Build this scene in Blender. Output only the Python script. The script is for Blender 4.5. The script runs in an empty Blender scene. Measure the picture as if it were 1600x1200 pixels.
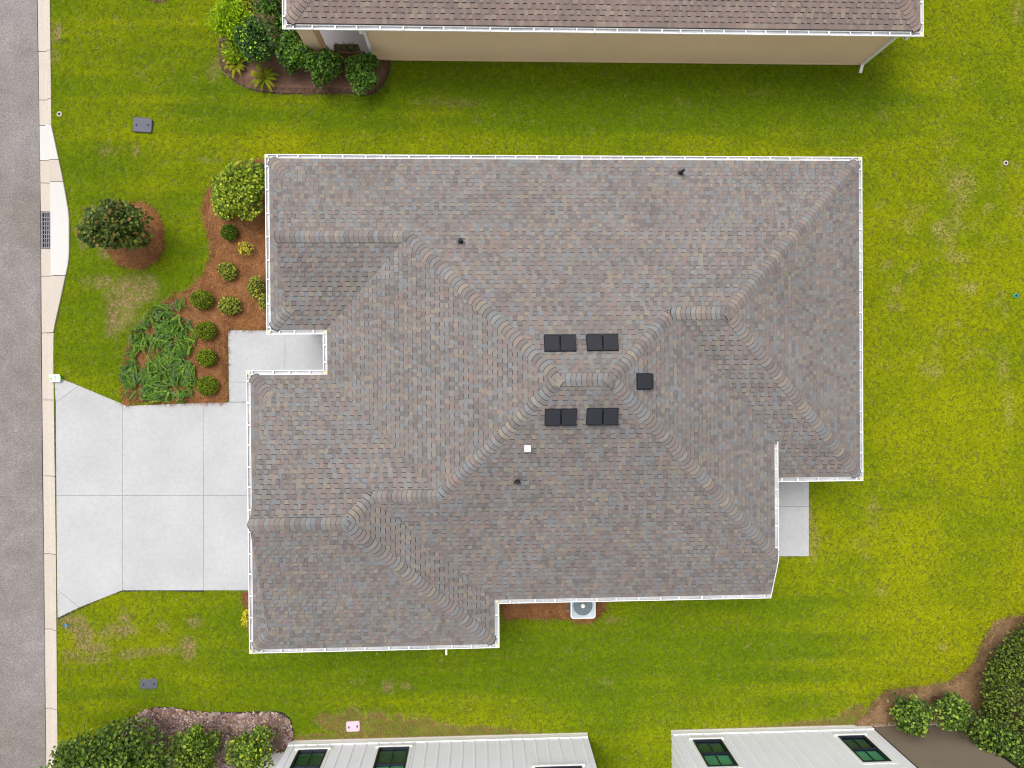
import bpy, math, random
import numpy as np
from mathutils import Vector, Matrix

random.seed(7)
RNG = np.random.default_rng(11)
SC = bpy.context.scene
COL = SC.collection

# ------------------------------------------------------------------ camera
CAM_H = 24.0
FPX = 1110.0                       # focal length in pixels of the 1600 px wide photograph
d_nadir = Vector((-44.0, 8.5, -FPX)).normalized()
ROT = Matrix.Rotation(math.radians(-0.45), 3, 'Z') @ d_nadir.rotation_difference(Vector((0, 0, -1))).to_matrix()
cam_data = bpy.data.cameras.new('camera')
cam_data.sensor_width = 36.0
cam_data.lens = 36.0 * FPX / 1600.0
cam_data.clip_start = 0.1
cam_data.clip_end = 1500.0
cam = bpy.data.objects.new('camera', cam_data)
COL.objects.link(cam)
cam.matrix_world = Matrix.Translation((0, 0, CAM_H)) @ ROT.to_4x4()
SC.camera = cam

# ------------------------------------------------------------------ sky, sun, exposure (bright overcast)
SUN_EL, SUN_AZ = math.radians(66), math.radians(-42)      # azimuth measured from north (+Y) towards east
world = bpy.data.worlds.new('World')
SC.world = world
world.use_nodes = True
wn = world.node_tree.nodes
wl = world.node_tree.links
bg = wn['Background']
sky = wn.new('ShaderNodeTexSky')
sky.sky_type = 'NISHITA'
sky.sun_disc = False
sky.sun_elevation = SUN_EL
sky.sun_rotation = SUN_AZ
sky.dust_density = 6.0
sky.air_density = 1.0
hs = wn.new('ShaderNodeHueSaturation')                     # cloud cover: the sky is nearly grey
hs.inputs['Saturation'].default_value = 0.12
wl.new(sky.outputs[0], hs.inputs['Color'])
wl.new(hs.outputs[0], bg.inputs['Color'])
bg.inputs['Strength'].default_value = 0.15
sun_data = bpy.data.lights.new('sun', 'SUN')
sun_data.energy = 0.78
sun_data.angle = math.radians(28)
sun_data.color = (1.0, 0.965, 0.92)
sun = bpy.data.objects.new('sun', sun_data)
COL.objects.link(sun)
sdir = Vector((math.sin(SUN_AZ) * math.cos(SUN_EL), math.cos(SUN_AZ) * math.cos(SUN_EL), math.sin(SUN_EL)))
sun.rotation_euler = sdir.to_track_quat('Z', 'Y').to_euler()
SC.view_settings.view_transform = 'Standard'
SC.view_settings.look = 'None'
SC.view_settings.gamma = 1.0
SC.view_settings.use_curve_mapping = False
SC.view_settings.exposure = 0.36
SC.cycles.filter_width = 1.1
SC.cycles.use_denoising = True
SC.cycles.denoising_prefilter = 'NONE'
SC.cycles.use_adaptive_sampling = False
SC.cycles.max_bounces = 6
SC.cycles.diffuse_bounces = 3
SC.cycles.transparent_max_bounces = 6


# ------------------------------------------------------------------ surveying: photo pixel -> point of the place
def ray(px, py):
    return ROT @ Vector((px - 800.0, 600.0 - py, -FPX))


def W(px, py, z=0.0):
    """point at height z that the photograph shows at (px, py)"""
    v = ray(px, py)
    t = (z - CAM_H) / v.z
    return Vector((v.x * t, v.y * t, z))


def WY(px, py, y):
    """point on the vertical plane Y = y that the photograph shows at (px, py)"""
    v = ray(px, py)
    t = y / v.y
    return Vector((v.x * t, y, CAM_H + v.z * t))


def poly_w(pts, z=0.0):
    return [(W(a, b, z).x, W(a, b, z).y) for a, b in pts]


# ------------------------------------------------------------------ noise and geometry helpers
def vnoise(x, y, scale, seed):
    r = np.random.default_rng(seed)
    g = r.random((256, 256))
    fx = np.asarray(x) / scale + 71.3
    fy = np.asarray(y) / scale + 43.7
    ix = np.floor(fx).astype(int)
    iy = np.floor(fy).astype(int)
    tx = fx - ix
    ty = fy - iy
    tx = tx * tx * (3 - 2 * tx)
    ty = ty * ty * (3 - 2 * ty)
    a = g[ix % 256, iy % 256]
    b = g[(ix + 1) % 256, iy % 256]
    c = g[ix % 256, (iy + 1) % 256]
    d = g[(ix + 1) % 256, (iy + 1) % 256]
    return (a * (1 - tx) + b * tx) * (1 - ty) + (c * (1 - tx) + d * tx) * ty


def fbm(x, y, scale, seed, octaves=3):
    s = 0
    w = 0
    for o in range(octaves):
        s = s + vnoise(x, y, scale / 2 ** o, seed + o) * 0.6 ** o
        w += 0.6 ** o
    return s / w


def inside(px, py, poly):
    res = np.zeros(len(px), bool)
    n = len(poly)
    j = n - 1
    for i in range(n):
        xi, yi = poly[i]
        xj, yj = poly[j]
        if yi != yj:
            c = ((yi > py) != (yj > py)) & (px < (xj - xi) * (py - yi) / (yj - yi) + xi)
            res ^= c
        j = i
    return res


def smooth_poly(poly, it=2):
    for _ in range(it):
        q = []
        n = len(poly)
        for i in range(n):
            a = poly[i]
            b = poly[(i + 1) % n]
            q.append((a[0] * .75 + b[0] * .25, a[1] * .75 + b[1] * .25))
            q.append((a[0] * .25 + b[0] * .75, a[1] * .25 + b[1] * .75))
        poly = q
    return poly


def area2(poly):
    return sum(poly[i][0] * poly[(i + 1) % len(poly)][1] - poly[(i + 1) % len(poly)][0] * poly[i][1] for i in range(len(poly)))


def ccw(poly):
    return list(poly) if area2(poly) > 0 else list(reversed(poly))


def clip_half(poly, a, b, c):
    """keep a*x + b*y >= c"""
    out = []
    n = len(poly)
    for i in range(n):
        p = poly[i]
        q = poly[(i + 1) % n]
        dp = a * p[0] + b * p[1] - c
        dq = a * q[0] + b * q[1] - c
        if dp >= 0:
            out.append(p)
        if (dp > 0 and dq < 0) or (dp < 0 and dq > 0):
            t = dp / (dp - dq)
            out.append((p[0] + (q[0] - p[0]) * t, p[1] + (q[1] - p[1]) * t))
    return out


class MB:
    """collects faces with a material slot and a colour each, builds ONE mesh object"""

    def __init__(self):
        self.v = []
        self.f = []
        self.m = []
        self.c = []

    def face(self, pts, mat=0, col=(1, 1, 1)):
        b = len(self.v)
        self.v.extend([tuple(p) for p in pts])
        self.f.append(tuple(range(b, b + len(pts))))
        self.m.append(mat)
        self.c.append(col)

    def prism(self, poly, z0, z1, mat=0, side=None, col=(1, 1, 1), bottom=False):
        """z1 / z0: number or function of (x, y)"""
        poly = ccw(poly)
        f1 = z1 if callable(z1) else (lambda x, y: z1)
        f0 = z0 if callable(z0) else (lambda x, y: z0)
        n = len(poly)
        b = len(self.v)
        self.v.extend([(x, y, f1(x, y)) for x, y in poly])
        self.v.extend([(x, y, f0(x, y)) for x, y in poly])
        self.f.append(tuple(range(b, b + n)))
        self.m.append(mat)
        self.c.append(col)
        for i in range(n):
            j = (i + 1) % n
            self.f.append((b + i, b + n + i, b + n + j, b + j))
            self.m.append(mat if side is None else side)
            self.c.append(col)
        if bottom:
            self.f.append(tuple(range(b + 2 * n - 1, b + n - 1, -1)))
            self.m.append(mat)
            self.c.append(col)

    def box(self, x0, x1, y0, y1, z0, z1, mat=0, col=(1, 1, 1)):
        self.prism([(x0, y0), (x1, y0), (x1, y1), (x0, y1)], z0, z1, mat, None, col, True)

    def obox(self, c, ax, ay, az, mat=0, col=(1, 1, 1)):
        """box from a centre and three half-axis vectors"""
        c = Vector(c)
        ax = Vector(ax)
        ay = Vector(ay)
        az = Vector(az)
        P = [c + ax * i + ay * j + az * k for k in (-1, 1) for j in (-1, 1) for i in (-1, 1)]
        for q in ((0, 2, 3, 1), (4, 5, 7, 6), (0, 1, 5, 4), (1, 3, 7, 5), (3, 2, 6, 7), (2, 0, 4, 6)):
            self.face([P[i] for i in q], mat, col)

    def lathe(self, x, y, prof, seg=16, mat=0, col=(1, 1, 1)):
        ring = [[(x + r * math.cos(2 * math.pi * i / seg), y + r * math.sin(2 * math.pi * i / seg), z) for i in range(seg)] for r, z in prof]
        for a, b in zip(ring[:-1], ring[1:]):
            for i in range(seg):
                j = (i + 1) % seg
                self.face([a[i], a[j], b[j], b[i]], mat, col)
        self.face(ring[-1], mat, col)

    def tube(self, p, q, r0, r1, seg=7, mat=0, col=(1, 1, 1)):
        p = Vector(p)
        q = Vector(q)
        d = (q - p).normalized()
        u = d.orthogonal().normalized()
        w = d.cross(u)
        A = [p + (u * math.cos(2 * math.pi * i / seg) + w * math.sin(2 * math.pi * i / seg)) * r0 for i in range(seg)]
        B = [q + (u * math.cos(2 * math.pi * i / seg) + w * math.sin(2 * math.pi * i / seg)) * r1 for i in range(seg)]
        for i in range(seg):
            j = (i + 1) % seg
            self.face([A[i], A[j], B[j], B[i]], mat, col)
        self.face(B, mat, col)
        self.face(list(reversed(A)), mat, col)

    def build(self, name, mats, parent=None, origin=None):
        me = bpy.data.meshes.new(name)
        v = np.array(self.v, float).reshape(-1, 3)
        o0 = np.zeros(3)
        if origin is not None:
            o0 = np.array(origin, float)
            v = v - o0
        me.from_pydata(v.tolist(), [], self.f)
        for m in (mats if isinstance(mats, (list, tuple)) else [mats]):
            me.materials.append(m)
        me.polygons.foreach_set('material_index', np.array(self.m, np.int32))
        if any(c != (1, 1, 1) for c in self.c):
            at = me.attributes.new('col', 'FLOAT_COLOR', 'FACE')
            at.data.foreach_set('color', np.array([(*c[:3], 1.0) for c in self.c], np.float32).ravel())
        me.update()
        o = bpy.data.objects.new(name, me)
        COL.objects.link(o)
        if origin is not None:
            o.location = o0
        if parent is not None:
            o.parent = parent
            o.matrix_parent_inverse = Matrix.Translation(chain_loc(parent)).inverted()
        return o


def chain_loc(o):
    """world translation of an unrotated chain of parents"""
    if o.parent is None:
        return Vector(o.location)
    return chain_loc(o.parent) + o.matrix_parent_inverse.translation + Vector(o.location)


def tag(o, label=None, cat=None, group=None, kind=None):
    if label:
        o['label'] = label
    if cat:
        o['category'] = cat
    if group:
        o['group'] = group
    if kind:
        o['kind'] = kind
    return o


def empty(name, loc, label, cat, group=None):
    o = bpy.data.objects.new(name, None)
    o.empty_display_size = 0.2
    o.location = loc
    COL.objects.link(o)
    return tag(o, label, cat, group)


# ------------------------------------------------------------------ materials
def nt_new(name):
    m = bpy.data.materials.new(name)
    m.use_nodes = True
    nt = m.node_tree
    return m, nt, nt.nodes, nt.links, nt.nodes['Principled BSDF']


def surf(name, base, rough=0.6, var=0.1, scales=(1.5, 30.0), bump=0.0, bscale=200.0, attr=None, metal=0.0, tint=None, spec=0.3):
    """procedural surface: base colour (or the 'col' attribute) times two noises, with optional fine relief"""
    m, nt, N, L, P = nt_new(name)
    P.inputs['Roughness'].default_value = rough
    P.inputs['Metallic'].default_value = metal
    P.inputs['Specular IOR Level'].default_value = spec
    geo = N.new('ShaderNodeNewGeometry')
    fac = None
    for i, s in enumerate(scales):
        n = N.new('ShaderNodeTexNoise')
        n.inputs['Scale'].default_value = s
        n.inputs['Detail'].default_value = 4.0
        L.new(geo.outputs['Position'], n.inputs['Vector'])
        r = N.new('ShaderNodeMapRange')
        r.inputs['From Min'].default_value = 0.3
        r.inputs['From Max'].default_value = 0.7
        r.inputs['To Min'].default_value = 1.0 - var
        r.inputs['To Max'].default_value = 1.0 + var
        L.new(n.outputs[0], r.inputs['Value'])
        if fac is None:
            fac = r.outputs[0]
        else:
            mu = N.new('ShaderNodeMath')
            mu.operation = 'MULTIPLY'
            L.new(fac, mu.inputs[0])
            L.new(r.outputs[0], mu.inputs[1])
            fac = mu.outputs[0]
    vm = N.new('ShaderNodeVectorMath')
    vm.operation = 'SCALE'
    if attr:
        a = N.new('ShaderNodeAttribute')
        a.attribute_name = attr
        src = a.outputs['Color']
        L.new(src, vm.inputs[0])
    elif tint is not None:
        n = N.new('ShaderNodeTexNoise')
        n.inputs['Scale'].default_value = 0.9
        n.inputs['Detail'].default_value = 5.0
        L.new(geo.outputs['Position'], n.inputs['Vector'])
        r = N.new('ShaderNodeMapRange')
        r.inputs['From Min'].default_value = 0.42
        r.inputs['From Max'].default_value = 0.68
        L.new(n.outputs[0], r.inputs['Value'])
        mx = N.new('ShaderNodeMix')
        mx.data_type = 'RGBA'
        L.new(r.outputs[0], mx.inputs[0])
        mx.inputs[6].default_value = (*base, 1)
        mx.inputs[7].default_value = (*tint, 1)
        L.new(mx.outputs[2], vm.inputs[0])
    else:
        vm.inputs[0].default_value = base
    L.new(fac, vm.inputs['Scale'])
    L.new(vm.outputs[0], P.inputs['Base Color'])
    if bump > 0:
        n = N.new('ShaderNodeTexNoise')
        n.inputs['Scale'].default_value = bscale
        n.inputs['Detail'].default_value = 3.0
        L.new(geo.outputs['Position'], n.inputs['Vector'])
        b = N.new('ShaderNodeBump')
        b.inputs['Strength'].default_value = bump
        b.inputs['Distance'].default_value = 0.02
        L.new(n.outputs[0], b.inputs['Height'])
        L.new(b.outputs[0], P.inputs['Normal'])
    return m


def leafmat(name, attr_type='GEOMETRY', gloss=0.35, trans=0.35, gain=1.0):
    m, nt, N, L, P = nt_new(name)
    a = N.new('ShaderNodeAttribute')
    a.attribute_type = attr_type
    a.attribute_name = 'col'
    P.inputs['Roughness'].default_value = 1.0 - gloss
    P.inputs['Specular IOR Level'].default_value = gloss * 0.8
    L.new(a.outputs['Color'], P.inputs['Base Color'])
    t = N.new('ShaderNodeBsdfTranslucent')
    L.new(a.outputs['Color'], t.inputs['Color'])
    mx = N.new('ShaderNodeMixShader')
    mx.inputs[0].default_value = trans
    L.new(P.outputs[0], mx.inputs[1])
    L.new(t.outputs[0], mx.inputs[2])
    L.new(mx.outputs[0], N['Material Output'].inputs['Surface'])
    return m


def flat(name, col, rough=0.5, metal=0.0, spec=0.4):
    return surf(name, col, rough, 0.05, (3.0, 40.0), metal=metal, spec=spec)


M_SHINGLE = surf('shingle_granules', (1, 1, 1), 0.95, 0.07, (0.55, 45.0), attr='col', spec=0.1)
M_BUTT = surf('shingle_edge_asphalt', (0.060, 0.055, 0.054), 0.95, 0.1, spec=0.05)
M_CAPBUTT = surf('ridge_cap_edge_asphalt', (0.050, 0.046, 0.045), 0.95, 0.1, spec=0.05)
M_DECK = surf('roof_underlay', (0.12, 0.11, 0.105), 0.95, 0.1, spec=0.05)
M_WHITE = flat('white_painted_aluminium', (0.82, 0.82, 0.81), 0.4)
M_TROUGH = surf('gutter_trough_grey', (0.47, 0.47, 0.49), 0.6, 0.15, (1.2, 14.0), tint=(0.58, 0.58, 0.59))  # inner gutter faces, greyer than the white lips
M_SEAL = flat('cream_sealant', (0.66, 0.60, 0.38), 0.6)
M_CONC = surf('pale_concrete', (0.448, 0.448, 0.455), 0.85, 0.05, (0.6, 9.0), 0.05, 120.0, tint=(0.418, 0.423, 0.432))
M_KERB = surf('beige_kerb_concrete', (0.54, 0.475, 0.41), 0.9, 0.06, (0.9, 14.0), 0.15, 90.0, tint=(0.48, 0.425, 0.37))
M_KERBW = surf('new_white_concrete', (0.58, 0.555, 0.535), 0.9, 0.03, (0.9, 14.0), 0.1, 90.0)
M_KERBM = surf('weathered_kerb_concrete', (0.50, 0.44, 0.38), 0.9, 0.06, (0.9, 14.0), 0.15, 90.0)
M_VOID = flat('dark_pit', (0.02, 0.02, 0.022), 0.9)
M_IRON = flat('grey_cast_iron', (0.17, 0.17, 0.19), 0.6)
M_STUCCO = surf('tan_stucco', (0.84, 0.62, 0.42), 0.95, 0.025, (0.7, 22.0), 0.0, 60.0, tint=(0.815, 0.60, 0.40))
M_SIDING = surf('white_siding', (0.84, 0.83, 0.90), 0.7, 0.02)
M_TRIM = surf('white_trim', (0.84, 0.84, 0.82), 0.6, 0.02)
M_NAVY = flat('dark_window_frame', (0.012, 0.014, 0.03), 0.4)
M_SCREEN = surf('brown_sun_screen', (0.245, 0.195, 0.150), 0.9, 0.05, (0.8, 60.0))
M_SCRFRAME = flat('dark_bronze_frame', (0.014, 0.013, 0.016), 0.5)
M_VENT = flat('black_coated_steel', (0.021, 0.022, 0.029), 0.7, spec=0.25)
M_PLASTIC_D = flat('slate_plastic_lid', (0.085, 0.09, 0.115), 0.6)
M_PINK = flat('pink_plastic_lid', (0.66, 0.47, 0.56), 0.5)
M_GALV = flat('bright_galvanised', (0.58, 0.59, 0.63), 0.35, 0.3)
M_ACBODY = flat('pale_blue_grey_enamel', (0.48, 0.54, 0.60), 0.4)
M_ACDARK = flat('dark_coil_grey', (0.17, 0.22, 0.24), 0.5)  # dark blue-grey of the cabinet and grille
M_BARK = surf('bark_brown', (0.13, 0.09, 0.06), 0.95, 0.2, (3.0, 30.0))
M_LEAF = leafmat('glossy_leaf', gloss=0.45, trans=0.25)
M_NEEDLE = leafmat('soft_foliage', gloss=0.15, trans=0.3)
M_GRASS = leafmat('grass_blade', 'INSTANCER', gloss=0.15, trans=0.3)
M_STRAW = leafmat('dry_straw', 'INSTANCER', gloss=0.1, trans=0.05)
M_EDGE = flat('black_bed_edging', (0.03, 0.028, 0.025), 0.8)
M_FLAG = flat('blue_flag', (0.02, 0.25, 0.62), 0.5)
M_TEAL = flat('teal_plastic', (0.02, 0.28, 0.24), 0.5)
M_GREENP = flat('bright_green_print', (0.22, 0.55, 0.16), 0.5)
M_INK = flat('grey_green_print', (0.22, 0.30, 0.27), 0.6)
M_PRINT = flat('white_sign_board', (0.80, 0.83, 0.80), 0.5)
M_TERRA = flat('brown_planter', (0.13, 0.055, 0.035), 0.7)
M_PORCH = surf('lilac_grey_porch_floor', (0.33, 0.31, 0.335), 0.8, 0.03, (0.9, 12.0))


def asphalt():
    m, nt, N, L, P = nt_new('worn_asphalt')
    P.inputs['Roughness'].default_value = 0.92
    P.inputs['Specular IOR Level'].default_value = 0.2
    geo = N.new('ShaderNodeNewGeometry')

    def noise(sc, det=4.0):
        n = N.new('ShaderNodeTexNoise')
        n.inputs['Scale'].default_value = sc
        n.inputs['Detail'].default_value = det
        L.new(geo.outputs['Position'], n.inputs['Vector'])
        return n.outputs[0]

    def ramp(src, stops):
        r = N.new('ShaderNodeValToRGB')
        e = r.color_ramp.elements
        e[0].position, e[0].color = stops[0][0], (*stops[0][1], 1)
        e[1].position, e[1].color = stops[-1][0], (*stops[-1][1], 1)
        for p, c in stops[1:-1]:
            k = e.new(p)
            k.color = (*c, 1)
        L.new(src, r.inputs[0])
        return r.outputs[0]

    def mul(a, b):
        mx = N.new('ShaderNodeMix')
        mx.data_type = 'RGBA'
        mx.blend_type = 'MULTIPLY'
        mx.inputs[0].default_value = 1.0
        L.new(a, mx.inputs[6])
        L.new(b, mx.inputs[7])
        return mx.outputs[2]

    big = ramp(noise(0.28, 5), [(0.35, (0.195, 0.172, 0.158)), (0.65, (0.25, 0.227, 0.222))])
    mid = ramp(noise(1.7, 6), [(0.3, (0.88, 0.88, 0.88)), (0.7, (1.08, 1.08, 1.08))])
    fine = ramp(noise(28.0, 3), [(0.30, (0.72, 0.72, 0.73)), (0.5, (0.98, 0.98, 0.98)), (0.72, (1.38, 1.36, 1.34))])
    v = N.new('ShaderNodeTexVoronoi')
    v.inputs['Scale'].default_value = 11.0
    L.new(geo.outputs['Position'], v.inputs['Vector'])
    spk = ramp(v.outputs['Distance'], [(0.05, (1.35, 1.33, 1.3)), (0.16, (1.0, 1.0, 1.0))])
    L.new(mul(mul(mul(big, mid), fine), spk), P.inputs['Base Color'])
    b = N.new('ShaderNodeBump')
    b.inputs['Strength'].default_value = 0.35
    b.inputs['Distance'].default_value = 0.02
    L.new(noise(60.0), b.inputs['Height'])
    L.new(b.outputs[0], P.inputs['Normal'])
    return m


M_ASPH = asphalt()
M_SOIL = surf('thatch_and_soil', (0.13, 0.15, 0.015), 0.95, 0.2, (2.0, 18.0), 0.3, 40.0)
M_FIELD = surf('far_grass', (0.11, 0.15, 0.012), 0.95, 0.25, (0.3, 9.0), 0.4, 30.0)
M_MULCH = surf('red_pine_straw', (0.235, 0.104, 0.042), 0.95, 0.22, (1.5, 26.0), 0.6, 40.0)
M_MULCH2 = surf('old_brown_mulch', (0.17, 0.095, 0.065), 0.95, 0.25, (1.5, 26.0), 0.6, 40.0)
M_MULCH3 = surf('dry_tan_mulch', (0.27, 0.165, 0.085), 0.95, 0.22, (1.5, 26.0), 0.6, 40.0)
M_CHIP = surf('bark_chip_bed', (0.17, 0.11, 0.09), 0.95, 0.25, (1.5, 26.0), 0.6, 40.0)

# ================================================================== GROUND
g = MB()
g.face([(-220, -220, -0.16), (220, -220, -0.16), (220, 220, -0.16), (-220, 220, -0.16)])
tag(g.build('ground', M_FIELD), kind='structure')

# kerb lines, as functions of the photo row
KL = [(-400, 53), (0, 57), (200, 60), (330, 62), (600, 64), (860, 67), (1200, 70.5), (1600, 74)]
KR = [(-400, 75), (0, 79), (195, 81.5), (215, 86), (245, 92.5), (270, 98), (300, 103.5), (325, 108), (345, 110), (395, 110), (412, 108.5), (435, 103.5), (470, 96),
      (505, 88), (522, 85), (560, 84.5), (720, 86.5), (860, 88.5), (1000, 89.5), (1200, 91.5), (1600, 95)]
KM = [(195, 72), (215, 74.5), (255, 78), (290, 80), (430, 80.5), (470, 77.5), (520, 74)]


def lerp_tab(tab, y):
    for (a, b), (c, d) in zip(tab[:-1], tab[1:]):
        if a <= y <= c:
            return b + (d - b) * (y - a) / (c - a)
    return tab[-1][1]


rd = MB()
for y0 in range(-400, 1600, 25):
    a, b = W(lerp_tab(KL, y0), y0, -0.06), W(lerp_tab(KL, y0 + 25), y0 + 25, -0.06)
    j0, j1 = vnoise(y0, 0, 60, 5) * .03, vnoise(y0 + 25, 0, 60, 5) * .03
    rd.face([(a.x - 7.5, a.y, -0.06), (b.x - 7.5, b.y, -0.06), (b.x + j1, b.y, -0.06), (a.x + j0, a.y, -0.06)])
tag(rd.build('road', M_ASPH), kind='structure')

kerb = MB()
kerb.face([W(57, -380, -0.14), W(70, 1580, -0.14), W(90, 1580, -0.14), W(78, -380, -0.14)])
kerb = kerb.build('kerb', M_KERBM)
tag(kerb, kind='structure')


def strip(ta, tb, y0, y1, prof, mat, name='kerb_section'):
    """kerb piece between two lines; prof = (fraction, z) across"""
    n = max(2, int((y1 - y0) / 8))
    g0 = 0.5 if y1 - y0 > 5 else 0
    m = MB()
    rows = []
    for i in range(n + 1):
        y = y0 + g0 + (y1 - y0 - 2 * g0) * i / n
        a, b = lerp_tab(ta, y), lerp_tab(tb, y)
        rows.append([W(a + (b - a) * f, y, 0.0) + Vector((0, 0, z)) for f, z in prof])
    for r0, r1 in zip(rows[:-1], rows[1:]):
        for k in range(len(prof) - 1):
            m.face([r0[k], r1[k], r1[k + 1], r0[k + 1]])
    for r, s in ((rows[0], 1), (rows[-1], -1)):
        q = r + [Vector((p.x, p.y, -0.14)) for p in reversed(r)]
        m.face(q if s > 0 else list(reversed(q)))
    return m.build(name, mat, kerb)


PK = [(0, -0.14), (0.005, -0.058), (0.45, -0.075), (0.62, -0.03), (0.75, 0.03), (0.84, 0.045), (0.995, 0.045), (1.0, -0.14)]
PG = [(0, -0.14), (0.005, -0.058), (0.8, -0.08), (0.995, -0.06), (1.0, -0.14)]
PA = [(0, -0.14), (0.004, 0.055), (0.05, 0.075), (0.96, 0.075), (0.99, 0.06), (1.0, -0.14)]
for i, (y0, y1) in enumerate([(-200, -95), (-95, -5), (-5, 79), (79, 155), (155, 195), (520, 625), (625, 744), (744, 866), (866, 984), (984, 1108), (1108, 1230), (1230, 1350)]):
    strip(KL, KR, y0, y1, PK, [M_KERB, M_KERB, M_KERBM][i % 3] if i not in (2, 5) else M_KERB)
for (y0, y1), mg, ma in zip([(195, 250), (250, 285), (285, 330), (388, 431), (431, 520)], [M_KERBW, M_KERB, M_KERB, M_KERB, M_KERB], [M_KERBW, M_KERBM, None, None, M_KERB]):
    strip(KL, KM, y0, y1, PG, mg)
    if ma:
        strip(KM, KR, y0, y1, PA, ma, 'apron_slab')
strip(KM, KR, 285, 431, PA, M_KERBW, 'apron_slab')

# storm drain grate let into the gutter
c0 = W(71, 359, -0.06)
drain = empty('storm_drain', (c0.x, c0.y, -0.13), 'dark iron storm drain grate set in the kerb gutter', 'storm drain')
xa, xb = W(62.5, 359).x, W(80, 359).x
ya, yb = W(71, 388).y, W(71, 330).y
m = MB()
m.box(xa + .01, xb - .01, ya + .01, yb - .01, -0.155, -0.125)
m.build('pit', M_VOID, drain)
m = MB()
for q in ((xa, xb, ya, ya + .05), (xa, xb, yb - .05, yb), (xa, xa + .05, ya + .05, yb - .05), (xb - .02, xb, ya + .05, yb - .05)):
    m.box(*q, -0.12, -0.055)
m.build('frame', M_IRON, drain)
for i in range(1, 8):
    y = ya + .05 + (yb - ya - .1) * i / 8
    m = MB()
    m.box(xa + .05, xb - .02, y - .014, y + .014, -0.10, -0.06)
    m.build('bar', M_IRON, drain)
m = MB()
for i in range(1, 5):
    x = xa + .05 + (xb - xa - .07) * i / 5
    m.box(x - .014, x + .014, ya + .05, yb - .05, -0.105, -0.063)
m.build('cross_bar', M_IRON, drain)


# ------------------------------------------------------------------ concrete flatwork
def slabs(name, polys, z=0.035, mat=M_CONC, gap=0.009):
    p0 = poly_w(polys[0])
    under = MB()
    allp = [q for p in polys for q in poly_w(p)]
    ob = None
    for p in polys:
        w = ccw(poly_w(p))
        if ob is None:
            u = MB()
            for pp in polys:
                ww = ccw(poly_w(pp))
                cx = sum(q[0] for q in ww) / len(ww)
                cy = sum(q[1] for q in ww) / len(ww)
                u.prism([(cx + (x - cx) * .985, cy + (y - cy) * .985) for x, y in ww], -0.1, z - 0.03)
            ob = u.build(name, M_KERBM)
            tag(ob, kind='structure')
        # inset for the joint
        n = len(w)
        ins = []
        for i in range(n):
            a, b, c = Vector(w[i - 1]), Vector(w[i]), Vector(w[(i + 1) % n])
            d1 = (b - a).normalized()
            d2 = (c - b).normalized()
            n1 = Vector((-d1.y, d1.x))
            n2 = Vector((-d2.y, d2.x))
            k = (n1 + n2) / max(0.35, 1 + n1.dot(n2))
            ins.append(tuple(b + k * gap * .5))
        m = MB()
        m.prism(ins, -0.1, z)
        m.build('concrete_slab', mat, ob)
    return ob


DRIVE = [
    [(88, 629), (124, 602.5), (192, 631), (192, 774), (89, 774)],
    [(86, 597), (92, 590), (124, 602.5), (88, 629)],
    [(192, 631), (198, 634), (318, 629), (318.5, 774), (192, 774)],
    [(318, 629), (410, 628), (410, 774), (318.5, 774)],
    [(89, 774), (192, 774), (192, 922), (125, 948.5), (90, 921)],
    [(90, 921), (125, 948.5), (91, 965)],
    [(192, 774), (318.5, 774), (319, 922), (192, 922)],
    [(318.5, 774), (410, 774), (410, 922), (319, 922)],
]
slabs('driveway', DRIVE)
WALK = [
    [(357, 516), (446, 516), (446, 600), (410, 600), (410, 597), (358, 597)],
    [(358, 597), (410, 597), (410, 628), (358, 628)],
]
slabs('front_walk', WALK, 0.035)
slabs('porch_floor', [[(446, 505), (535, 505), (535, 600), (446, 600)]], 0.05)
PATIO = [[(1180, 700), (1262.5, 700), (1262.5, 791), (1180, 791)], [(1180, 791), (1262.5, 791), (1262.5, 868.5), (1180, 868.5)]]
slabs('back_patio', PATIO, 0.07)
SIDE = [[(345, 1177), (452, 1174), (452, 1300), (335, 1300)]]
slabs('side_path', SIDE, 0.03, M_KERBW)
m = MB()
a = [W(354, 1147), W(359, 1147), W(355, 1175), W(349.5, 1175)]
m.prism([(p.x, p.y) for p in a], -0.05, 0.09)
tag(m.build('splash_strip', M_KERBW), 'narrow pale concrete strip lying in bark bed between two bushes', 'concrete strip')

# ------------------------------------------------------------------ beds
BED_FRONT = [(432, 249), (400, 249), (375, 254), (354, 264), (336, 281), (322, 302), (316, 327), (320, 352), (328, 376), (329, 402), (321, 427), (304, 446), (285, 457),
             (262, 469), (240, 484), (221, 500), (207, 520), (198, 545), (193, 575), (191, 600), (190, 620), (194, 634), (201, 637), (208, 629), (240, 629.5), (262, 631), (280, 629),
             (300, 630), (320, 631.5), (340, 629), (357, 628), (357.5, 600), (356.5, 560), (357, 527), (357, 519), (357.5, 516.5), (360, 516), (370, 516), (390, 517), (414, 516), (432, 516)]
BED_TREE = [(212, 317), (230, 318), (245, 327), (254, 345), (259, 365), (257, 390), (250, 405), (235, 417), (215, 422), (195, 418), (178, 407), (170, 395), (172, 375), (180, 340), (195, 322)]
BED_NORTH = [(346, 60), (343, 80), (347, 105), (362, 123), (390, 139), (430, 146), (480, 146), (540, 145), (566, 150), (588, 143), (602, 127), (609, 104), (608, 96), (584, 90),
             (560, 40), (500, 30), (440, 30), (412, 0), (395, -60), (375, -60), (366, -10), (372, 20), (352, 45)]
BED_FAR = [(215, -60), (222, -8), (232, 2), (250, 4), (266, 0), (276, -10), (290, -60)]
BED_SOUTH = [(783, 925), (783, 966), (800, 967.5), (825, 964), (850, 966), (888, 968), (912, 974), (926, 972), (938, 962), (948, 946), (950, 925)]
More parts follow.
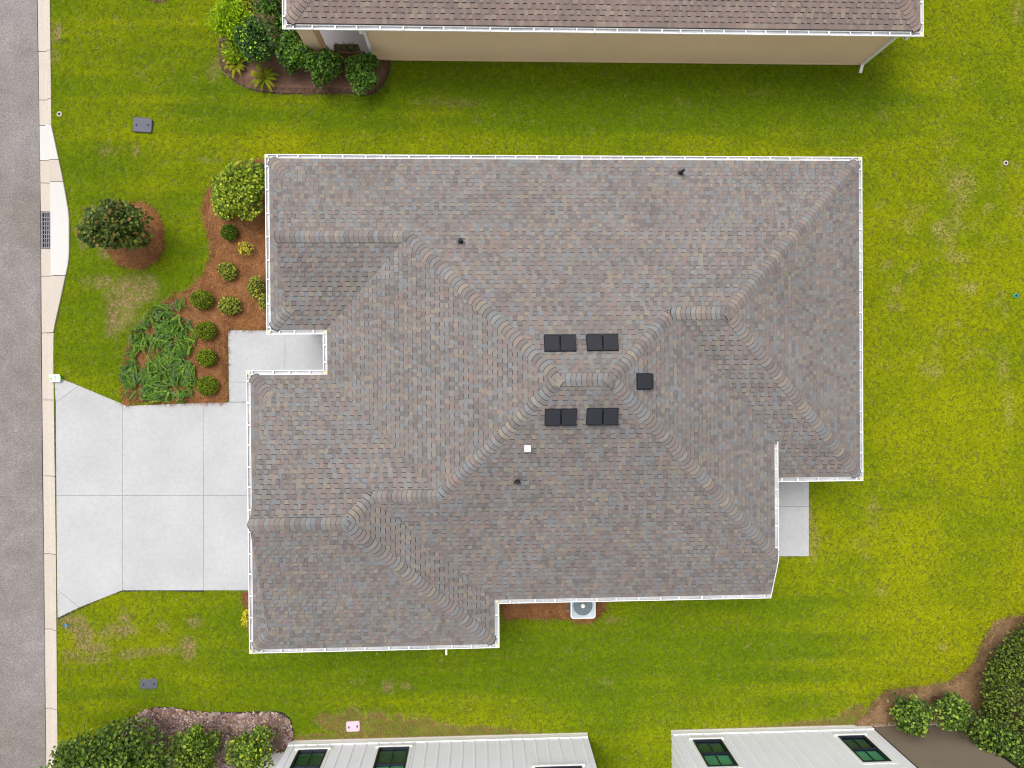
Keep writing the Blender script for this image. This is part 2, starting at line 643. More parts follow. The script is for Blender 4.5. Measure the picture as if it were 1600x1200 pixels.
BED_GARAGE = [(374, 924), (380, 938), (383, 955), (386, 985), (415, 985), (415, 924)]
BED_CHIP = [(212, 1119), (225, 1110), (245, 1105), (270, 1106), (300, 1110), (330, 1113.5), (370, 1113), (410, 1112), (438, 1113), (451, 1121), (457, 1138), (457, 1156),
            (445, 1173), (400, 1178), (350, 1240), (150, 1250), (120, 1190), (185, 1140)]
BED_EAST = [(1330, 1131), (1350, 1119), (1362, 1100), (1376, 1085), (1396, 1076), (1430, 1074), (1470, 1069), (1500, 1055), (1520, 1036), (1535, 1005), (1543, 985), (1556, 968),
            (1600, 960), (1760, 950), (1760, 1330), (1520, 1180), (1496, 1126), (1400, 1133), (1358, 1136)]


def bed(poly_px, mat, rag=0.03, hmax=0.07):
    poly = smooth_poly(ccw(poly_w(poly_px)), 2)
    # ragged edge
    out = []
    n = len(poly)
    for i in range(n):
        a = Vector(poly[i])
        b = Vector(poly[(i + 1) % n])
        k = max(1, int((b - a).length / 0.08))
        nrm = Vector((b.y - a.y, a.x - b.x))
        if nrm.length > 0:
            nrm.normalize()
        for j in range(k):
            p = a.lerp(b, j / k)
            p = p + nrm * float((vnoise(p.x, p.y, 0.11, 3) - .5) * 2 * rag)
            out.append((p.x, p.y))
    m = MB()
    n = len(out)
    cen = Vector((sum(p[0] for p in out) / n, sum(p[1] for p in out) / n))
    levels = [(0, -0.02), (0.03, 0.012), (0.10, hmax * .6), (0.2, hmax)]
    inner = []
    for (o, z) in levels:
        ring = []
        for i in range(n):
            a, b = Vector(out[i - 2]), Vector(out[(i + 2) % n])
            d = (b - a).normalized() if (b - a).length > 1e-6 else Vector((1, 0))
            p = Vector(out[i]) + Vector((-d.y, d.x)) * o
            ring.append((p.x, p.y, z + (float(vnoise(p.x, p.y, 0.2, 9)) * .03 if o > .05 else 0)))
        inner.append(ring)
    for r0, r1 in zip(inner[:-1], inner[1:]):
        for i in range(n):
            j = (i + 1) % n
            m.face([r0[i], r0[j], r1[j], r1[i]])
    m.face(inner[-1])
    o = m.build('mulch_bed', mat)
    tag(o, kind='structure')
    return out


beds = {}
for key, px, mt in (('front', BED_FRONT, M_MULCH), ('tree', BED_TREE, M_MULCH), ('north', BED_NORTH, M_MULCH2), ('far', BED_FAR, M_MULCH2), ('south', BED_SOUTH, M_MULCH),
                    ('garage', BED_GARAGE, M_MULCH), ('chip', BED_CHIP, M_CHIP), ('east', BED_EAST, M_MULCH3)):
    beds[key] = bed(px, mt, 0.03 if key not in ('chip', 'north') else 0.01)


def edging(pts, label, w=0.035, z=0.05):
    p = [W(*q) for q in pts]
    q = []
    for i in range(len(p) - 1):
        a, b = p[i], p[i + 1]
        c = p[i - 1] if i > 0 else a
        d = p[i + 2] if i + 2 < len(p) else b
        for k in range(5):
            t = k / 5
            q.append(0.5 * ((2 * a) + (b - c) * t + (2 * c - 5 * a + 4 * b - d) * t * t + (3 * a - c - 3 * b + d) * t ** 3))
    q.append(p[-1])
    m = MB()
    for a, b in zip(q[:-1], q[1:]):
        d = (b - a).normalized()
        s = Vector((-d.y, d.x, 0)) * w * .5 * (0.6 + 0.8 * float(vnoise(a.x, a.y, .3, 4)))
        zz = Vector((0, 0, z))
        m.face([a - s + zz, b - s + zz, b + s + zz, a + s + zz])
        m.face([a - s, b - s, b - s + zz, a - s + zz])
        m.face([b + s, a + s, a + s + zz, b + s + zz])
    return tag(m.build('bed_edging', M_EDGE), label, 'edging', 'bed edgings')


edging(BED_NORTH[0:13], 'black edging curved round the shrub bed of the tan house')
edging(BED_CHIP[0:13], 'thin dark edging along the grey bark chip bed')
edging([(319, 923.5), (192, 923.5), (140, 944), (91, 966.5)], 'dark soil edge along the lower side of driveway', 0.05, 0.03)

# ================================================================== ROOF BUILDER
PAL_MAIN = [((.192, .200, .210), 3), ((.202, .172, .161), 4), ((.245, .212, .172), 2.2), ((.158, .142, .138), 3.0), ((.226, .174, .158), 2.2), ((.222, .212, .205), 2), ((.190, .176, .170), 3)]
PAL_TAN = [((.240, .172, .150), 3), ((.275, .222, .178), 2.2), ((.200, .158, .145), 3), ((.225, .178, .163), 3), ((.25, .19, .168), 2)]


def pick(pal):
    r = random.random() * sum(w for _, w in pal)
    for c, w in pal:
        r -= w
        if r <= 0:
            break
    mean = [sum(q[i] * w for q, w in pal) / sum(w for _, w in pal) for i in range(3)]
    k = random.uniform(.94, 1.06)
    f = 0.98
    return tuple((c[i] * .82 + mean[i] * .18) * k * f for i in range(3))


EXPO = 0.130


class Roof:
    def __init__(self, parent, pal, tag_name='roof'):
        self.parent = parent
        self.pal = pal
        self.faces = []
        self.pieces = []          # (score, MB)
        self.caps = []

    def face(self, poly, eave_pt, up, ze, k, inset=0.0, rows=None):
        """poly in plan, up = unit plan vector pointing upslope, eave_pt on the eave line (height ze)"""
        up = Vector(up)
        ep = Vector(eave_pt)
        zf = lambda x, y: ze + k * ((x - ep.x) * up.x + (y - ep.y) * up.y)
        poly = ccw(poly)
        base = clip_half(poly, up.x, up.y, ep.dot(up) + inset - .004)
        self.faces.append((base, zf))
        poly = clip_half(poly, up.x, up.y, ep.dot(up) + inset)
        u = Vector((up.y, -up.x))
        us = [p[0] * u.x + p[1] * u.y for p in poly]
        ds = [(p[0] - ep.x) * up.x + (p[1] - ep.y) * up.y for p in poly]
        u0, u1 = min(us), max(us)
        r = 0
        d = inset
        while d < max(ds):
            if rows is not None and r >= rows:
                break
            x = u0 - random.random() * .2
            tooth = random.random() < .5
            row = clip_half(clip_half(poly, up.x, up.y, ep.dot(up) + d), -up.x, -up.y, -(ep.dot(up) + d + EXPO))
            if len(row) >= 3:
                ru = [p[0] * u.x + p[1] * u.y for p in row]
                ra, rb = min(ru), max(ru)
                while x < rb:
                    w = random.uniform(.09, .15) if tooth else random.uniform(.08, .16)
                    if x + w > ra:
                        q = clip_half(clip_half(row, u.x, u.y, x), -u.x, -u.y, -(x + w))
                        if len(q) >= 3 and abs(area2(q)) > 2e-4:
                            t1 = random.uniform(.019, .026) if tooth and r > 0 else random.uniform(.006, .009)
                            d0 = d
                            zt = lambda X, Y, d0=d0, t1=t1: zf(X, Y) + .004 + t1 * max(0., 1 - (((X - ep.x) * up.x + (Y - ep.y) * up.y) - d0) / EXPO * (0.75 if tooth else .5))
                            zb = lambda X, Y: zf(X, Y) - .004
                            cx = sum(p[0] for p in q) / len(q)
                            cy = sum(p[1] for p in q) / len(q)
                            cz = zf(cx, cy)
                            A = abs(area2(q)) / (CAM_H - cz) ** 2 * (1 - k * (cx * up.x + cy * up.y) / (CAM_H - cz))
                            if abs(cx) > 16.9 or abs(cy) > 12.0:
                                A = 0
                            lip = None
                            if tooth and r > 0:
                                lip = clip_half(q, -up.x, -up.y, -(ep.dot(up) + d + .015))
                                q = clip_half(q, up.x, up.y, ep.dot(up) + d + .015)
                            if len(q) >= 3:
                                self.pieces.append((A, q, zb, zt, pick(self.pal), lip if lip and len(lip) >= 3 else None, (lambda X, Y: zf(X, Y) + .007)))
                    x += w
                    tooth = not tooth
            d += EXPO
            r += 1

    def cap_run(self, a, b, drop_l, drop_r, half=0.168, expo=0.135, start=0.0, end=0.0):
        """ridge caps from low end a to high end b (3-D points)"""
        a = Vector(a)
        b = Vector(b)
        h = Vector((b.x - a.x, b.y - a.y, 0))
        L = h.length
        h.normalize()
        lat = Vector((-h.y, h.x, 0))
        sl = (b.z - a.z) / L
        pos = start
        while pos < L - end:
            e = expo * random.uniform(.96, 1.04)
            ws = [-1, -.72, -.36, 0, .36, .72, 1]
            th = .035
            rows = []
            for s0, hh in ((pos, th), (pos + e + .03, .022)):
                row = []
                for wv in ws:
                    w = wv * half
                    back = 1.5 * w * w
                    drop = (drop_l if w > 0 else drop_r) * (math.sqrt(w * w + .0002) - .008)
                    p = a + h * (s0 + back) + lat * w
                    row.append(Vector((p.x, p.y, a.z + sl * s0 - drop + hh)))
                rows.append(row)
            col = tuple(q * 1.08 for q in pick(self.pal))
            self.caps.append(((rows[0][3] - Vector((0, 0, CAM_H))).length, rows, col, h * -.023, lat * .012))
            pos += e

    def build(self):
        deck = MB()
        for poly, zf in self.faces:
            deck.face([(x, y, zf(x, y) - .01) for x, y in poly])
        roof = deck.build('roof', M_DECK, self.parent)
        self.pieces.sort(key=lambda t: -t[0])
        for s, q, zb, zt, c, lip, zl in self.pieces[:300]:
            m = MB()
            m.prism(q, zb, zt, 0, 1, c)
            if lip:
                m.prism(lip, zb, zl, 1, 1, c)
            m.build('shingle', [M_SHINGLE, M_BUTT], roof)
        m = MB()
        for s, q, zb, zt, c, lip, zl in self.pieces[300:]:
            m.prism(q, zb, zt, 0, 1, c)
            if lip:
                m.prism(lip, zb, zl, 1, 1, c)
        if m.f:
            o = m.build('shingle_field', [M_SHINGLE, M_BUTT], roof)
            tag(o, kind='stuff')
        self.caps.sort(key=lambda t: t[0])
        rest = MB()
        for i, (s, rows, c, hv, lv) in enumerate(self.caps):
            m = MB() if i < 300 else rest
            for k in range(6):
                m.face([rows[0][k + 1], rows[0][k], rows[1][k], rows[1][k + 1]], 0, c)
                lo0, lo1 = rows[0][k] + hv - Vector((0, 0, .022)), rows[0][k + 1] + hv - Vector((0, 0, .022))
                m.face([rows[0][k], rows[0][k + 1], lo1, lo0], 1, c)
            for k in (0, 6):
                sv = lv if k else -lv
                q = [rows[0][k], rows[1][k], rows[1][k] + sv - Vector((0, 0, .04)), rows[0][k] + sv - Vector((0, 0, .045))]
                m.face(q if k else list(reversed(q)), 1, c)
            if i < 300:
                m.build('ridge_cap', [M_SHINGLE, M_CAPBUTT], roof)
        if rest.f:
            tag(rest.build('ridge_cap_run', [M_SHINGLE, M_CAPBUTT], roof), kind='stuff')
        return roof


GW = 0.142       # gutter width


def gutter_run(parent, p0, p1, n_prev, n_cur, n_next, z, label=None, strap=.63, seal=(False, True), mat_in=None):
    """one straight gutter; n = outward plan normals of the run before, this run and the run after"""
    p0 = Vector(p0)
    p1 = Vector(p1)
    n_cur = Vector(n_cur)

    def off(p, nb, o):
        if nb is None:
            return p - n_cur * o
        nb = Vector(nb)
        k = (nb + n_cur) / max(.2, 1 + nb.dot(n_cur))
        return p - k * o
    prof = [(GW, .012, 0), (GW - .030, .012, 0), (GW - .030, -.004, 0), (GW - .034, -.045, 1), (.026, -.045, 1), (.026, -.004, 1), (.026, .004, 0), (0, .004, 0), (0, -.045, 0),
            (.035, -.12, 0), (GW, -.12, 0), (GW, .012, 0)]
    m = MB()
    A = [off(p0, n_prev, o) for o, _, _ in prof]
    B = [off(p1, n_next, o) for o, _, _ in prof]
    for i in range(len(prof) - 1):
        z0, z1 = prof[i][1], prof[i + 1][1]
        m.face([(*A[i], z + z0), (*B[i], z + z0), (*B[i + 1], z + z1), (*A[i + 1], z + z1)], 1 if (prof[i][2] or (i == 2)) else 0)
    for P, nb in ((A, n_prev), (B, n_next)):
        if nb is not None:
            continue
        m.face([(*P[i], z + prof[i][1]) for i in (0, 3, 4, 7, 8, 9, 10)])
    g = m.build('gutter', [M_WHITE, M_TROUGH], parent)
    d = (p1 - p0)
    L = d.length
    d.normalize()
    n = max(1, int(round(L / strap)))
    ph = random.uniform(.3, .6)
    for i in range(n):
        s = (i + ph) * L / n + random.uniform(-.06, .06)
        if s < .14 or s > L - .14:
            continue
        c = p0 + d * s - n_cur * (GW * .5)
        q = MB()
        q.obox((c.x, c.y, z + .009), (d.x * .021, d.y * .021, 0), (n_cur.x * (GW * .5 - .004), n_cur.y * (GW * .5 - .004), 0), (0, 0, .005))
        q.build('gutter_strap', M_WHITE, g)
    for end, (P, nb) in zip(seal, ((p0, n_prev), (p1, n_next))):
        if not end or nb is None:
            continue
        c = off(P, nb, GW * .5)
        q = MB()
        k = 9
        q.face([(c.x + .062 * random.uniform(.6, 1.1) * math.cos(6.283 * i / k), c.y + .062 * random.uniform(.6, 1.1) * math.sin(6.283 * i / k), z + .0145) for i in range(k)])
        q.build('sealant', M_SEAL, g)
    return g


def gutter_loop(parent, pts, z, closed=False, outs=None):
    """pts run with the roof on the right-hand side"""
    segs = []
    for a, b in zip(pts[:-1], pts[1:]):
        d = (Vector(b) - Vector(a)).normalized()
        segs.append((a, b, Vector((-d.y, d.x))))
    for i, (a, b, n) in enumerate(segs):
        gutter_run(parent, a, b, segs[i - 1][2] if i else None, n, segs[i + 1][2] if i + 1 < len(segs) else None, z)


# ================================================================== MAIN HOUSE
Ze, K = 2.9, 0.453
YN, YS1, XE, YS, XEm, zEm = 6.615, -3.193, 11.484, -6.708, 8.616, 3.494
XEg, YSg, YNg, YSw, XWn, XWg, XWe = 0.401, -8.026, 0.292, 1.34, -6.353, -6.953, -4.724
Yr = (YN + YS) / 2
zr = Ze + K * (YN - YS) / 2
XP2 = XEm - (zr - zEm) / K
XP1 = XWe + (YN - YS) / 2
Yn = (YN + YS1) / 2
rn = (YN - YS1) / 2
zn = Ze + K * rn
XNe, XNw = XE - rn, XEm - (zn - zEm) / K
yv = YS1 + (zEm - Ze) / K
yh = YS + (zEm - Ze) / K
Yw = (YN + YSw) / 2
rw = (YN - YSw) / 2
zw = Ze + K * rw
XWr = XWe + rw
Yg = (YNg + YSg) / 2
rg = (YNg - YSg) / 2
zg = Ze + K * rg
XGe = XEg - rg
Yj = (YNg + YS) / 2
zj = Ze + K * (YNg - Yj)
Xj1, Xj2 = XEg - (zj - Ze) / K, XWe + (zj - Ze) / K
s1, s2 = 0.64, 0.66
Xg1, Xg2 = XWn + s1, XWg + s2

house = empty('house', (2.0, 0.0, 0.0), 'grey brown shingle roofed house with black roof vents and white gutters, behind the driveway', 'house')
roof = Roof(house, PAL_MAIN)
IN = GW
roof.face([(XWn, YN), (XE, YN), (XNe, Yn), (XNw, Yn), (XP2, Yr), (XP1, Yr), (XWr, Yw), (Xg1, Yw), (Xg1, YN - s1)], (0, YN), (0, -1), Ze, K, IN)
roof.face([(XWn, YSw), (XWn, YN), (Xg1 + .06, YN - s1 - .06), (Xg1 + .06, YSw + s1 + .06)], (XWn, 0), (1, 0), Ze, K, IN)
roof.face([(XWn, YSw), (Xg1, YSw + s1), (Xg1, Yw), (XWr, Yw), (XWe, YSw)], (0, YSw), (0, 1), Ze, K, IN)
roof.face([(XWe, YNg), (XWe, YSw), (XWr, Yw), (XP1, Yr), (Xj2, Yj)], (XWe, 0), (1, 0), Ze, K, IN)
roof.face([(XWg, YNg), (XWe, YNg), (Xj2, Yj), (Xj1, Yj), (XGe, Yg), (Xg2, Yg), (Xg2, YNg - s2)], (0, YNg), (0, -1), Ze, K, IN)
roof.face([(XWg, YSg), (XWg, YNg), (Xg2 + .06, YNg - s2 - .06), (Xg2 + .06, YSg + s2 + .06)], (XWg, 0), (1, 0), Ze, K, IN)
roof.face([(XWg, YSg), (Xg2, YSg + s2), (Xg2, Yg), (XGe, Yg), (XEg, YSg)], (0, YSg), (0, 1), Ze, K, IN)
roof.face([(XEg, YSg), (XGe, Yg), (Xj1, Yj), (XEg, YS)], (XEg, 0), (-1, 0), Ze, K, IN)
roof.face([(XEg, YS), (Xj1, Yj), (Xj2, Yj), (XP1, Yr), (XP2, Yr), (XEm - .03, yh + .03), (XEm - .03, YS)], (0, YS), (0, 1), Ze, K, IN)
roof.face([(XEm, yh), (XP2, Yr), (XNw, Yn), (XEm, yv)], (XEm, 0), (-1, 0), zEm, K, IN)
roof.face([(XEm - .3, YS1), (XE, YS1), (XNe, Yn), (XNw, Yn), (XEm - GW - .03, yv + GW + .03), (XEm - .3, yv + GW + .03)], (0, YS1), (0, 1), Ze, K, IN)
roof.face([(XE, YS1), (XE, YN), (XNe, Yn)], (XE, 0), (-1, 0), Ze, K, IN)
HD = K / math.sqrt(2)          # hip: drop per metre across
o = .14


def hip(x0, y0, z0, x1, y1, z1, start=.27, end=0.0):
    roof.cap_run((x0, y0, z0), (x1, y1, z1), HD, HD, start=start, end=end)


hip(XE, YN, Ze, XNe, Yn, zn)
hip(XE, YS1, Ze, XNe, Yn, zn)
hip(XEm, yh, zEm, XP2, Yr, zr, .16)
hip(XNw, Yn, zn, XP2, Yr, zr, .05)
hip(XWr, Yw, zw, XP1, Yr, zr, .05)
hip(Xj2, Yj, zj, XP1, Yr, zr, .05)
hip(Xj1, Yj, zj, XGe, Yg, zg, .0)
hip(XEg, YSg, Ze, XGe, Yg, zg)
for (xa_, ya_, dx, dy, ln) in ((XWn, YN, 1, -1, s1), (XWn, YSw, 1, 1, s1), (XWg, YNg, 1, -1, s2), (XWg, YSg, 1, 1, s2)):
    hip(xa_, ya_, Ze, xa_ + dx * ln * 1.15, ya_ + dy * ln * 1.15, Ze + K * ln * 1.15, .27, .03)
roof.cap_run((Xg1 - .03, Yw, zw), (XWr, Yw, zw), K, K)
roof.cap_run((Xg2 - .03, Yg, zg), (XGe, Yg, zg), K, K)
roof.cap_run((Xj1, Yj, zj), (Xj2, Yj, zj), K, K)
roof.cap_run((XP1, Yr, zr), (XP2, Yr, zr), K, K)
roof.cap_run((XNw, Yn, zn), (XNe, Yn, zn), K, K)
main_roof = roof.build()

loop = [(XEm + .01, YS1), (XE, YS1), (XE, YN), (XWn, YN), (XWn, YSw), (XWe, YSw), (XWe, YNg), (XWg, YNg), (XWg, YSg), (XEg, YSg), (XEg, YS), (XEm, YS)]
loop = loop[::-1]                 # roof to the right of the walking direction
gutter_loop(house, loop, Ze)
gutter_run(house, (XEm, yv), (XEm, yh), None, (1, 0), None, zEm)
m = MB()                          # sloping rake trim at the south-east corner
for (x0, x1, dz, mt) in ((XEm - .022, XEm, .02, 0), (XEm - GW, XEm - .022, .0, 1)):
    P = [(x0, YS, Ze + dz), (x1, YS, Ze + dz), (x1, yh, zEm + dz), (x0, yh, zEm + dz)]
    m.face(P, mt)
    m.face([P[1], (x1, YS, Ze - .15), (x1, yh, zEm - .15), P[2]], mt)
    m.face([P[0], P[3], (x0, yh, zEm - .15), (x0, YS, Ze - .15)], mt)
m.build('rake_trim', [M_WHITE, M_TROUGH], house)

OUTL = [(XEm, YS1), (XE, YS1), (XE, YN), (XWn, YN), (XWn, YSw), (XWe, YSw), (XWe, YNg), (XWg, YNg), (XWg, YSg), (XEg, YSg), (XEg, YS), (XEm, YS)]


def inset_poly(poly, dist):
    poly = ccw(poly)
    n = len(poly)
    out = []
    for i in range(n):
        a, b, c = Vector(poly[i - 1]), Vector(poly[i]), Vector(poly[(i + 1) % n])
        d1, d2 = (b - a).normalized(), (c - b).normalized()
        n1, n2 = Vector((-d1.y, d1.x)), Vector((-d2.y, d2.x))
        k = (n1 + n2) / (1 + n1.dot(n2)) if abs(1 + n1.dot(n2)) > .01 else n1
        out.append(tuple(b + k * dist))
    return out


m = MB()
m.prism(inset_poly(OUTL, .42), -.1, 2.76)
m.build('wall', M_SIDING, house)
m = MB()
m.prism(inset_poly(OUTL, GW + .002), 2.77, 2.80, bottom=True)
m.build('soffit', M_WHITE, house)
m = MB()
for (xg, y, r, z) in ((Xg1, Yw, rw - s1, Ze + K * s1), (Xg2, Yg, rg - s2, Ze + K * s2)):
    m.face([(xg + .08, y + r, z - .02), (xg + .08, y - r, z - .02), (xg + .08, y, z + K * r - .02)])
m.build('gable_wall', M_SIDING, house)
m = MB()
m.face([(XEm - .2, YS1 + .1, 2.8), (XEm - .2, yv + .2, 2.8), (XEm - .2, yv + .2, zEm), (XEm - .2, YS1 + .1, zEm - .05)])
m.face([(XEm - .2, yv, 2.6), (XEm - .2, YS + .2, 2.6), (XEm - .2, YS + .2, Ze), (XEm - .2, yh, zEm - .04), (XEm - .2, yv, zEm - .04)])
m.build('upper_wall', M_SIDING, house)
m = MB()                          # short white scupper on the garage gutter
p = W(697.5, 1014, 2.85)
m.box(p.x - .025, p.x + .025, p.y - .16, p.y, 2.80, 2.915)
m.build('overflow_spout', M_WHITE, house)


def roof_z(x, y):
    best = -1
    for poly, zf in roof.faces:
        if inside(np.array([x]), np.array([y]), poly)[0]:
            best = max(best, zf(x, y))
    return best


def on_roof(px, py):
    z = 5.0
    for _ in range(8):
        p = W(px, py, z)
        z = roof_z(p.x, p.y)
    return Vector((p.x, p.y, z))


def slope_frame(up):
    up = Vector((up[0], up[1], K)).normalized()
    side = Vector((up.y, -up.x, 0)).normalized()
    nrm = side.cross(up)
    if nrm.z < 0:
        nrm = -nrm
    return up, side, nrm


# off-ridge vents: each a flashing with two hoods
def box_vent(px, py, up, hoods):
    c = on_roof(px, py)
    U, S, N = slope_frame(up)
    fl = MB()
    w = .40 * hoods / 2 + .0
    fl.obox(c + N * .02 - U * .03, S * (w + .02), U * .24, N * .008)
    f = fl.build('roof_vent', M_VENT, house)
    for i in range(hoods):
        cc = c + S * ((i - (hoods - 1) / 2) * .424)
        m = MB()
        a = .192
        top, low = .155, .075          # hood is higher at its downhill mouth
        q = [cc - S * a - U * .21, cc + S * a - U * .21, cc + S * a + U * .20, cc - S * a + U * .20]
        hts = [top, top, low, low]
        tp = [p + N * h for p, h in zip(q, hts)]
        b = .018
        inn = [tp[0] + (S + U) * b + N * .008, tp[1] + (-S + U) * b + N * .008, tp[2] + (-S - U) * b + N * .008, tp[3] + (S - U) * b + N * .008]
        m.face(inn)
        for k in range(4):
            j = (k + 1) % 4
            m.face([tp[k], tp[j], inn[j], inn[k]])
            m.face([q[k] + N * .025, q[j] + N * .025, tp[j], tp[k]])
        lip = cc - U * .222 + N * (top - .012)
        m.obox(lip, S * (a + .012), U * .014, N * .012)
        m.build('vent_hood', M_VENT, f)
    return f


box_vent(875, 539, (0, -1), 2)
box_vent(941, 538, (0, -1), 2)
box_vent(876, 649, (0, 1), 2)
box_vent(941, 648, (0, 1), 2)
box_vent(1004, 596, (-1, 0), 1)
# white metal flue cap
c = on_roof(823, 699)
fl = MB()
fl.lathe(c.x, c.y, [(.045, c.z - .05), (.045, c.z + .30)], 12)
f = fl.build('flue_pipe', M_GALV, house)
m = MB()
m.box(c.x - .085, c.x + .085, c.y - .085, c.y + .09, c.z + .30, c.z + .36)
m.box(c.x - .092, c.x + .092, c.y - .02, c.y + .02, c.z + .36, c.z + .372)
m.build('flue_cap', M_GALV, f)
# black plumbing vents with their flashing
for px, py, up in ((720, 378, (0, -1)), (1063, 271, (0, -1)), (808, 752, (0, 1))):
    c = on_roof(px, py)
    U, S, N = slope_frame(up)
    fl = MB()
    fl.obox(c + N * .012, S * .11, U * .12, N * .006, 0)
    f = fl.build('plumbing_vent', M_DECK, house)
    m = MB()
    m.lathe(c.x, c.y, [(.085, c.z - .02), (.06, c.z + .07), (.045, c.z + .09)], 12)
    m.build('boot', M_VENT, f)
    m = MB()
    m.tube(c, c + Vector((0, 0, .36)), .042, .042, 12)
    m.build('pipe', M_VENT, f)

# air conditioner by the south wall
c = W(911, 947, .85)
ac = empty('air_conditioner', (c.x, c.y, 0), 'pale air conditioner with round fan grille half under the south eave', 'air conditioner')
R = .40


def rrect(cx, cy, hx, hy, r, seg=6, sub=0):
    out = []
    for (sx, sy, a0) in ((1, 1, 0), (-1, 1, 90), (-1, -1, 180), (1, -1, 270)):
        for i in range(seg + 1):
            a = math.radians(a0 + 90 * i / seg)
            out.append((cx + sx * (hx - r) + r * math.cos(a), cy + sy * (hy - r) + r * math.sin(a)))
    if not sub:
        return out
    res = []
    for i in range(len(out)):
        p, q = out[i], out[(i + 1) % len(out)]
        k = sub if (i + 1) % (seg + 1) == 0 else 1
        res += [(p[0] + (q[0] - p[0]) * j / k, p[1] + (q[1] - p[1]) * j / k) for j in range(k)]
    return res


m = MB()
m.prism(rrect(c.x, c.y, .45, .45, .02), 0.0, .08)
m.build('pad', M_CONC, ac)
m = MB()
m.prism(rrect(c.x, c.y, R, R, .09), .08, .80)
m.build('cabinet', M_ACDARK, ac)
m = MB()
outer = rrect(c.x, c.y, R + .012, R + .012, .10, 6, 10)
n = len(outer)
fr = .315
inn = [(c.x + fr * math.cos(math.atan2(y - c.y, x - c.x)), c.y + fr * math.sin(math.atan2(y - c.y, x - c.x))) for x, y in outer]
rim = rrect(c.x, c.y, R - .03, R - .03, .08, 6, 10)
for i in range(n):
    j = (i + 1) % n
    m.face([(*outer[i], .865), (*outer[j], .865), (*rim[j], .872), (*rim[i], .872)], 1)
    m.face([(*rim[i], .872), (*rim[j], .872), (*inn[j], .835), (*inn[i], .835)])
    m.face([(*outer[i], .78), (*outer[j], .78), (*outer[j], .865), (*outer[i], .865)])
    m.face([(*inn[i], .835), (*inn[j], .835), (*inn[j], .70), (*inn[i], .70)])
m.build('top_panel', [M_ACBODY, M_WHITE], ac)
m = MB()
for k in range(4):
    a = k * math.pi / 2 + .5
    P = []
    for i in range(5):
        b = a + i * .24
        P.append((math.cos(b), math.sin(b), .70 + .018 * i))
    for i in range(4):
        p, q = P[i], P[i + 1]
        m.face([(c.x + .05 * p[0], c.y + .05 * p[1], p[2]), (c.x + .295 * p[0], c.y + .295 * p[1], p[2]), (c.x + .295 * q[0], c.y + .295 * q[1], q[2]), (c.x + .05 * q[0], c.y + .05 * q[1], q[2])])
m.build('fan', M_ACBODY, ac)
m = MB()
m.lathe(c.x, c.y, [(.07, .80), (.07, .855), (.05, .865)], 16)
m.build('motor_cap', M_TRIM, ac)
m = MB()
for r in (.11, .15, .19, .23, .27, .305):
    for i in range(28):
        a, b = 2 * math.pi * i / 28, 2 * math.pi * (i + 1) / 28
        m.tube((c.x + r * math.cos(a), c.y + r * math.sin(a), .85), (c.x + r * math.cos(b), c.y + r * math.sin(b), .85), .003, .003, 4)
for i in range(12):
    a = 2 * math.pi * i / 12
    m.tube((c.x + .07 * math.cos(a), c.y + .07 * math.sin(a), .855), (c.x + .285 * math.cos(a), c.y + .285 * math.sin(a), .845), .004, .004, 4)
m.build('grille', M_ACDARK, ac)

# ================================================================== TAN HOUSE (north)
e0, e1 = W(441, 47, 2.9), W(1443, 55.5, 2.9)
YT = (e0.y + e1.y) / 2
XTL, XTR = e0.x, e1.x
tan = empty('stucco_house', ((XTL + XTR) / 2, YT + 6, 0), 'tan stucco neighbour house with pinkish brown shingle roof and white gutter', 'house')
DT = 12.0
rt = Roof(tan, PAL_TAN)
rt.face([(XTL, YT), (XTR, YT), (XTR - DT / 2, YT + DT / 2), (XTL + DT / 2, YT + DT / 2)], (0, YT), (0, 1), Ze, K, IN, 26)
rt.face([(XTL, YT), (XTL, YT + DT), (XTL + DT / 2, YT + DT / 2)], (XTL, 0), (1, 0), Ze, K, IN, 20)
rt.face([(XTR, YT), (XTR, YT + DT), (XTR - DT / 2, YT + DT / 2)], (XTR, 0), (-1, 0), Ze, K, IN, 20)
rt.faces.append(([(XTL, YT + DT), (XTL + DT / 2, YT + DT / 2), (XTR - DT / 2, YT + DT / 2), (XTR, YT + DT)], lambda x, y: Ze + K * (YT + DT - y)))
rt.cap_run((XTL, YT, Ze), (XTL + 4, YT + 4, Ze + K * 4), HD, HD, start=.27, half=.175, expo=.14)
rt.cap_run((XTR, YT, Ze), (XTR - 4, YT + 4, Ze + K * 4), HD, HD, start=.27, half=.175, expo=.14)
rt.build()
gutter_loop(tan, [(XTL, YT + DT), (XTL, YT), (XTR, YT), (XTR, YT + DT)][::-1], Ze)
wb = (W(600, 96, 0).y + W(1343, 100, 0).y) / 2
xw0, xw1 = W(584, 97, 0).x, W(1343, 100, 0).x
m = MB()
m.prism([(xw0, wb), (xw1, wb), (xw1, YT + DT - .4), (xw0, YT + DT - .4)], -.1, 2.75)
m.build('wall', M_STUCCO, tan)
m = MB()                          # control joints and drip band of the stucco
for x in (WY(780, 75, wb).x, WY(1092, 75, wb).x):
    m.box(x - .006, x + .006, wb - .006, wb, .05, 2.72)
m.box(xw0, xw1, wb - .012, wb, .02, .10)
m.build('stucco_joint', M_STUCCO, tan)
xc0, xc1 = WY(475.5, 60, wb).x, WY(498, 60, wb).x
m = MB()
xa_ = W(489, 97, 0).x
m.box(xa_ - .02, xa_ + .46, wb, wb + .45, 0, 2.75)
m.build('porch_column', M_STUCCO, tan)
m = MB()
m.box(xa_, xw0 - .002, wb - .05, wb + 5, -.05, .10)
m.build('porch_floor', M_PORCH, tan)
m = MB()
m.box(XTL + GW, XTR - GW, YT + GW, YT + DT - GW, 2.77, 2.80)
m.build('soffit', M_WHITE, tan)


